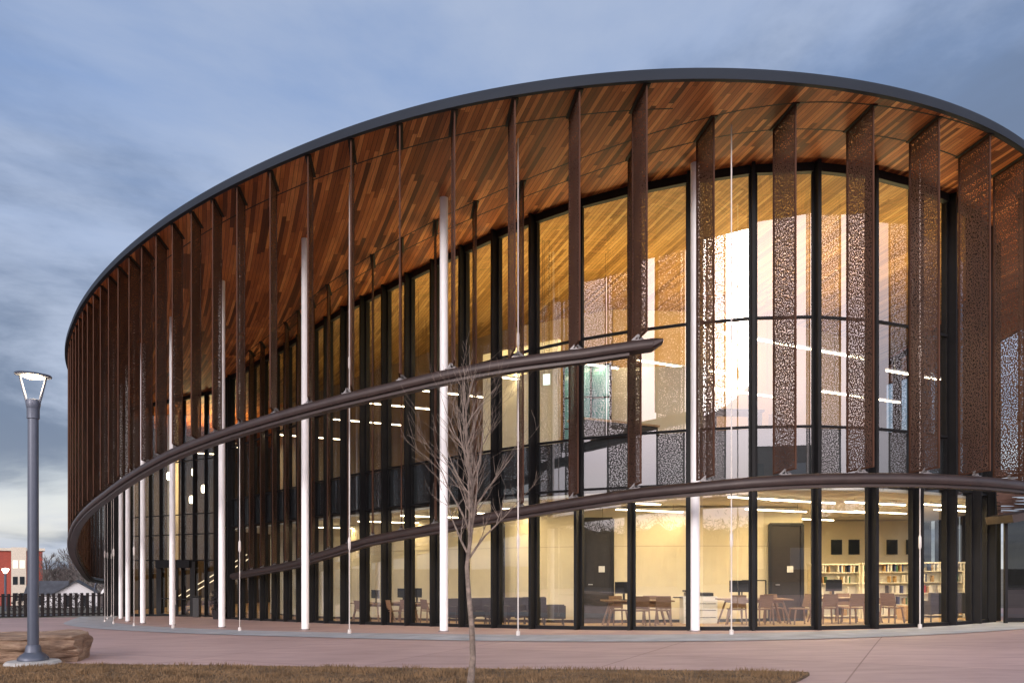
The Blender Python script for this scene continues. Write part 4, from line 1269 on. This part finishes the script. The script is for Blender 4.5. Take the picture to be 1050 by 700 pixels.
def MM(op, a, b=None, c=None, clamp=False):
    n_ = N(nt, 'ShaderNodeMath', operation=op, use_clamp=clamp)
    for i, q in enumerate((a, b, c)):
        if q is None: continue
        if isinstance(q, (int, float)): n_.inputs[i].default_value = q
        else: L.new(q, n_.inputs[i])
    return n_.outputs[0]
zc = MM('MAXIMUM', sp_.outputs['Z'], 0.0)
den = MM('ADD', zc, .16)
cx = MM('DIVIDE', sp_.outputs['X'], den); cy = MM('DIVIDE', sp_.outputs['Y'], den)
cv = N(nt, 'ShaderNodeCombineXYZ'); L.new(cx, cv.inputs[0]); L.new(cy, cv.inputs[1])
OFFS = (-14.3145, -17.15, 0.0)
mpw = N(nt, 'ShaderNodeMapping'); mpw.inputs['Location'].default_value = OFFS; L.new(cv.outputs[0], mpw.inputs[0])
n1 = N(nt, 'ShaderNodeTexNoise', Scale=.62, Detail=9.0, Roughness=.56, Distortion=.5); L.new(mpw.outputs[0], n1.inputs['Vector'])
mp2 = N(nt, 'ShaderNodeMapping'); mp2.inputs['Location'].default_value = (OFFS[0]+7.7, OFFS[1]+2.2, 0); L.new(cv.outputs[0], mp2.inputs[0])
n2 = N(nt, 'ShaderNodeTexNoise', Scale=.8, Detail=8.0, Roughness=.58, Distortion=.3); L.new(mp2.outputs[0], n2.inputs['Vector'])
mk = N(nt, 'ShaderNodeMapRange', interpolation_type='SMOOTHSTEP'); mk.inputs[1].default_value = .30; mk.inputs[2].default_value = .60; L.new(n1.outputs['Fac'], mk.inputs[0])
mk2 = N(nt, 'ShaderNodeMapRange', interpolation_type='SMOOTHSTEP'); mk2.inputs[1].default_value = .42; mk2.inputs[2].default_value = .58; L.new(n2.outputs['Fac'], mk2.inputs[0])
# dusk sky gradient over elevation; unseen zenith brightened to light the plaza
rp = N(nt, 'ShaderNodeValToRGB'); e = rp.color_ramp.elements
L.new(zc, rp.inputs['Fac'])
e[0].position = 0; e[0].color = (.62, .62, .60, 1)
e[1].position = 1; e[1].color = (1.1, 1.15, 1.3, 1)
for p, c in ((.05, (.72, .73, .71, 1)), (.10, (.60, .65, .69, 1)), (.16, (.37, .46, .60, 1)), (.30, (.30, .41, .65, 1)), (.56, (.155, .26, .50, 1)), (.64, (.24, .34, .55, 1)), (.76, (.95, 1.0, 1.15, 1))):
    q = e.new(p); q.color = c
base = N(nt, 'ShaderNodeMix', data_type='RGBA'); base.inputs[0].default_value = .88
nk = N(nt, 'ShaderNodeMix', data_type='RGBA', blend_type='MULTIPLY'); nk.inputs[0].default_value = 1; nk.inputs[7].default_value = (.9, .9, .9, 1)
L.new(sky.outputs[0], nk.inputs[6]); L.new(nk.outputs[2], base.inputs[6])
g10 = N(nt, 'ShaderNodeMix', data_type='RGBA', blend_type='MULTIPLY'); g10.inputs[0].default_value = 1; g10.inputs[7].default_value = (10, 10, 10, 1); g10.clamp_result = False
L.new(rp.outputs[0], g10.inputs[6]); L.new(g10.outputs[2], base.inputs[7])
# clouds: grey-lavender away from the sunset, rosy and bright towards it
sd3 = (math.sin(SUN_AZ)*math.cos(R(8)), math.cos(SUN_AZ)*math.cos(R(8)), math.sin(R(8)))
dt = N(nt, 'ShaderNodeVectorMath', operation='DOT_PRODUCT'); L.new(nm.outputs[0], dt.inputs[0]); dt.inputs[1].default_value = (-.08, -.955, .285)
gl_ = N(nt, 'ShaderNodeMapRange', interpolation_type='SMOOTHSTEP'); gl_.inputs[1].default_value = -.15; gl_.inputs[2].default_value = .85; L.new(dt.outputs['Value'], gl_.inputs[0])
cc = N(nt, 'ShaderNodeMix', data_type='RGBA'); L.new(gl_.outputs[0], cc.inputs[0])
cc.inputs[6].default_value = (3.9, 4.45, 5.6, 1); cc.inputs[7].default_value = (39, 33, 32.5, 1)
dk = N(nt, 'ShaderNodeMix', data_type='RGBA'); L.new(gl_.outputs[0], dk.inputs[0])
dk.inputs[6].default_value = (1.25, 1.65, 2.45, 1); dk.inputs[7].default_value = (39, 34, 35, 1)
cl2 = N(nt, 'ShaderNodeMix', data_type='RGBA'); L.new(mk2.outputs[0], cl2.inputs[0]); L.new(cc.outputs[2], cl2.inputs[6]); L.new(dk.outputs[2], cl2.inputs[7])
wb_ = N(nt, 'ShaderNodeMix', data_type='RGBA', blend_type='ADD'); wb_.inputs[0].default_value = 1
glc = N(nt, 'ShaderNodeMix', data_type='RGBA'); L.new(MM('POWER', gl_.outputs[0], 1.6), glc.inputs[0]); glc.inputs[6].default_value = (0,0,0,1); glc.inputs[7].default_value = (36, 30.5, 30.5, 1)
L.new(base.outputs[2], wb_.inputs[6]); L.new(glc.outputs[2], wb_.inputs[7])
zf = N(nt, 'ShaderNodeMapRange', interpolation_type='SMOOTHSTEP'); zf.inputs[1].default_value = .62; zf.inputs[2].default_value = .30; L.new(zc, zf.inputs[0])
L.new(MM('MULTIPLY', gl_.outputs[0], zf.outputs[0]), cc.inputs[0]); L.new(MM('MULTIPLY', gl_.outputs[0], zf.outputs[0]), dk.inputs[0])
L.new(MM('MULTIPLY', MM('POWER', gl_.outputs[0], 1.6), zf.outputs[0]), glc.inputs[0])
zl = N(nt, 'ShaderNodeMapRange', interpolation_type='SMOOTHSTEP'); zl.inputs[1].default_value = .06; zl.inputs[2].default_value = .24; zl.inputs[3].default_value = .42; zl.inputs[4].default_value = 1.0; L.new(zc, zl.inputs[0])
zf = type('o', (), {'outputs': [MM('MULTIPLY', zf.outputs[0], zl.outputs[0])]})
L.new(MM('MULTIPLY', gl_.outputs[0], zf.outputs[0]), cc.inputs[0]); L.new(MM('MULTIPLY', gl_.outputs[0], zf.outputs[0]), dk.inputs[0])
L.new(MM('MULTIPLY', MM('POWER', gl_.outputs[0], 1.6), zf.outputs[0]), glc.inputs[0])
fin_ = N(nt, 'ShaderNodeMix', data_type='RGBA'); L.new(MM('MULTIPLY', mk.outputs[0], .85), fin_.inputs[0]); L.new(wb_.outputs[2], fin_.inputs[6]); L.new(cl2.outputs[2], fin_.inputs[7])
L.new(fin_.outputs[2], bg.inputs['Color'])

sl = bpy.data.lights.new('sun', 'SUN'); sl.energy = 1.0; sl.angle = R(14); sl.color = (1, .92, .86)
so_ = bpy.data.objects.new('sun', sl); COL.objects.link(so_)
sdir = Vector((math.sin(SUN_AZ)*math.cos(R(17)), math.cos(SUN_AZ)*math.cos(R(17)), math.sin(R(17))))
so_.rotation_euler = sdir.to_track_quat('Z', 'Y').to_euler()

cam = bpy.data.cameras.new('camera'); co = bpy.data.objects.new('camera', cam); COL.objects.link(co)
cam.sensor_width = 36; cam.lens = F/1050*36; cam.shift_y = (YH-350)/1050; cam.clip_end = 6000; cam.clip_start = .1
co.location = (0, 0, EYE); co.rotation_euler = (R(90), 0, 0)
sc.camera = co
sc.render.engine = 'CYCLES'
sc.cycles.use_denoising = True
sc.cycles.transparent_max_bounces = 32; sc.cycles.max_bounces = 8; sc.cycles.diffuse_bounces = 3; sc.cycles.glossy_bounces = 4
sc.cycles.sample_clamp_indirect = 6
sc.view_settings.view_transform = 'Standard'; sc.view_settings.look = 'None'; sc.view_settings.exposure = .35; sc.view_settings.gamma = 1
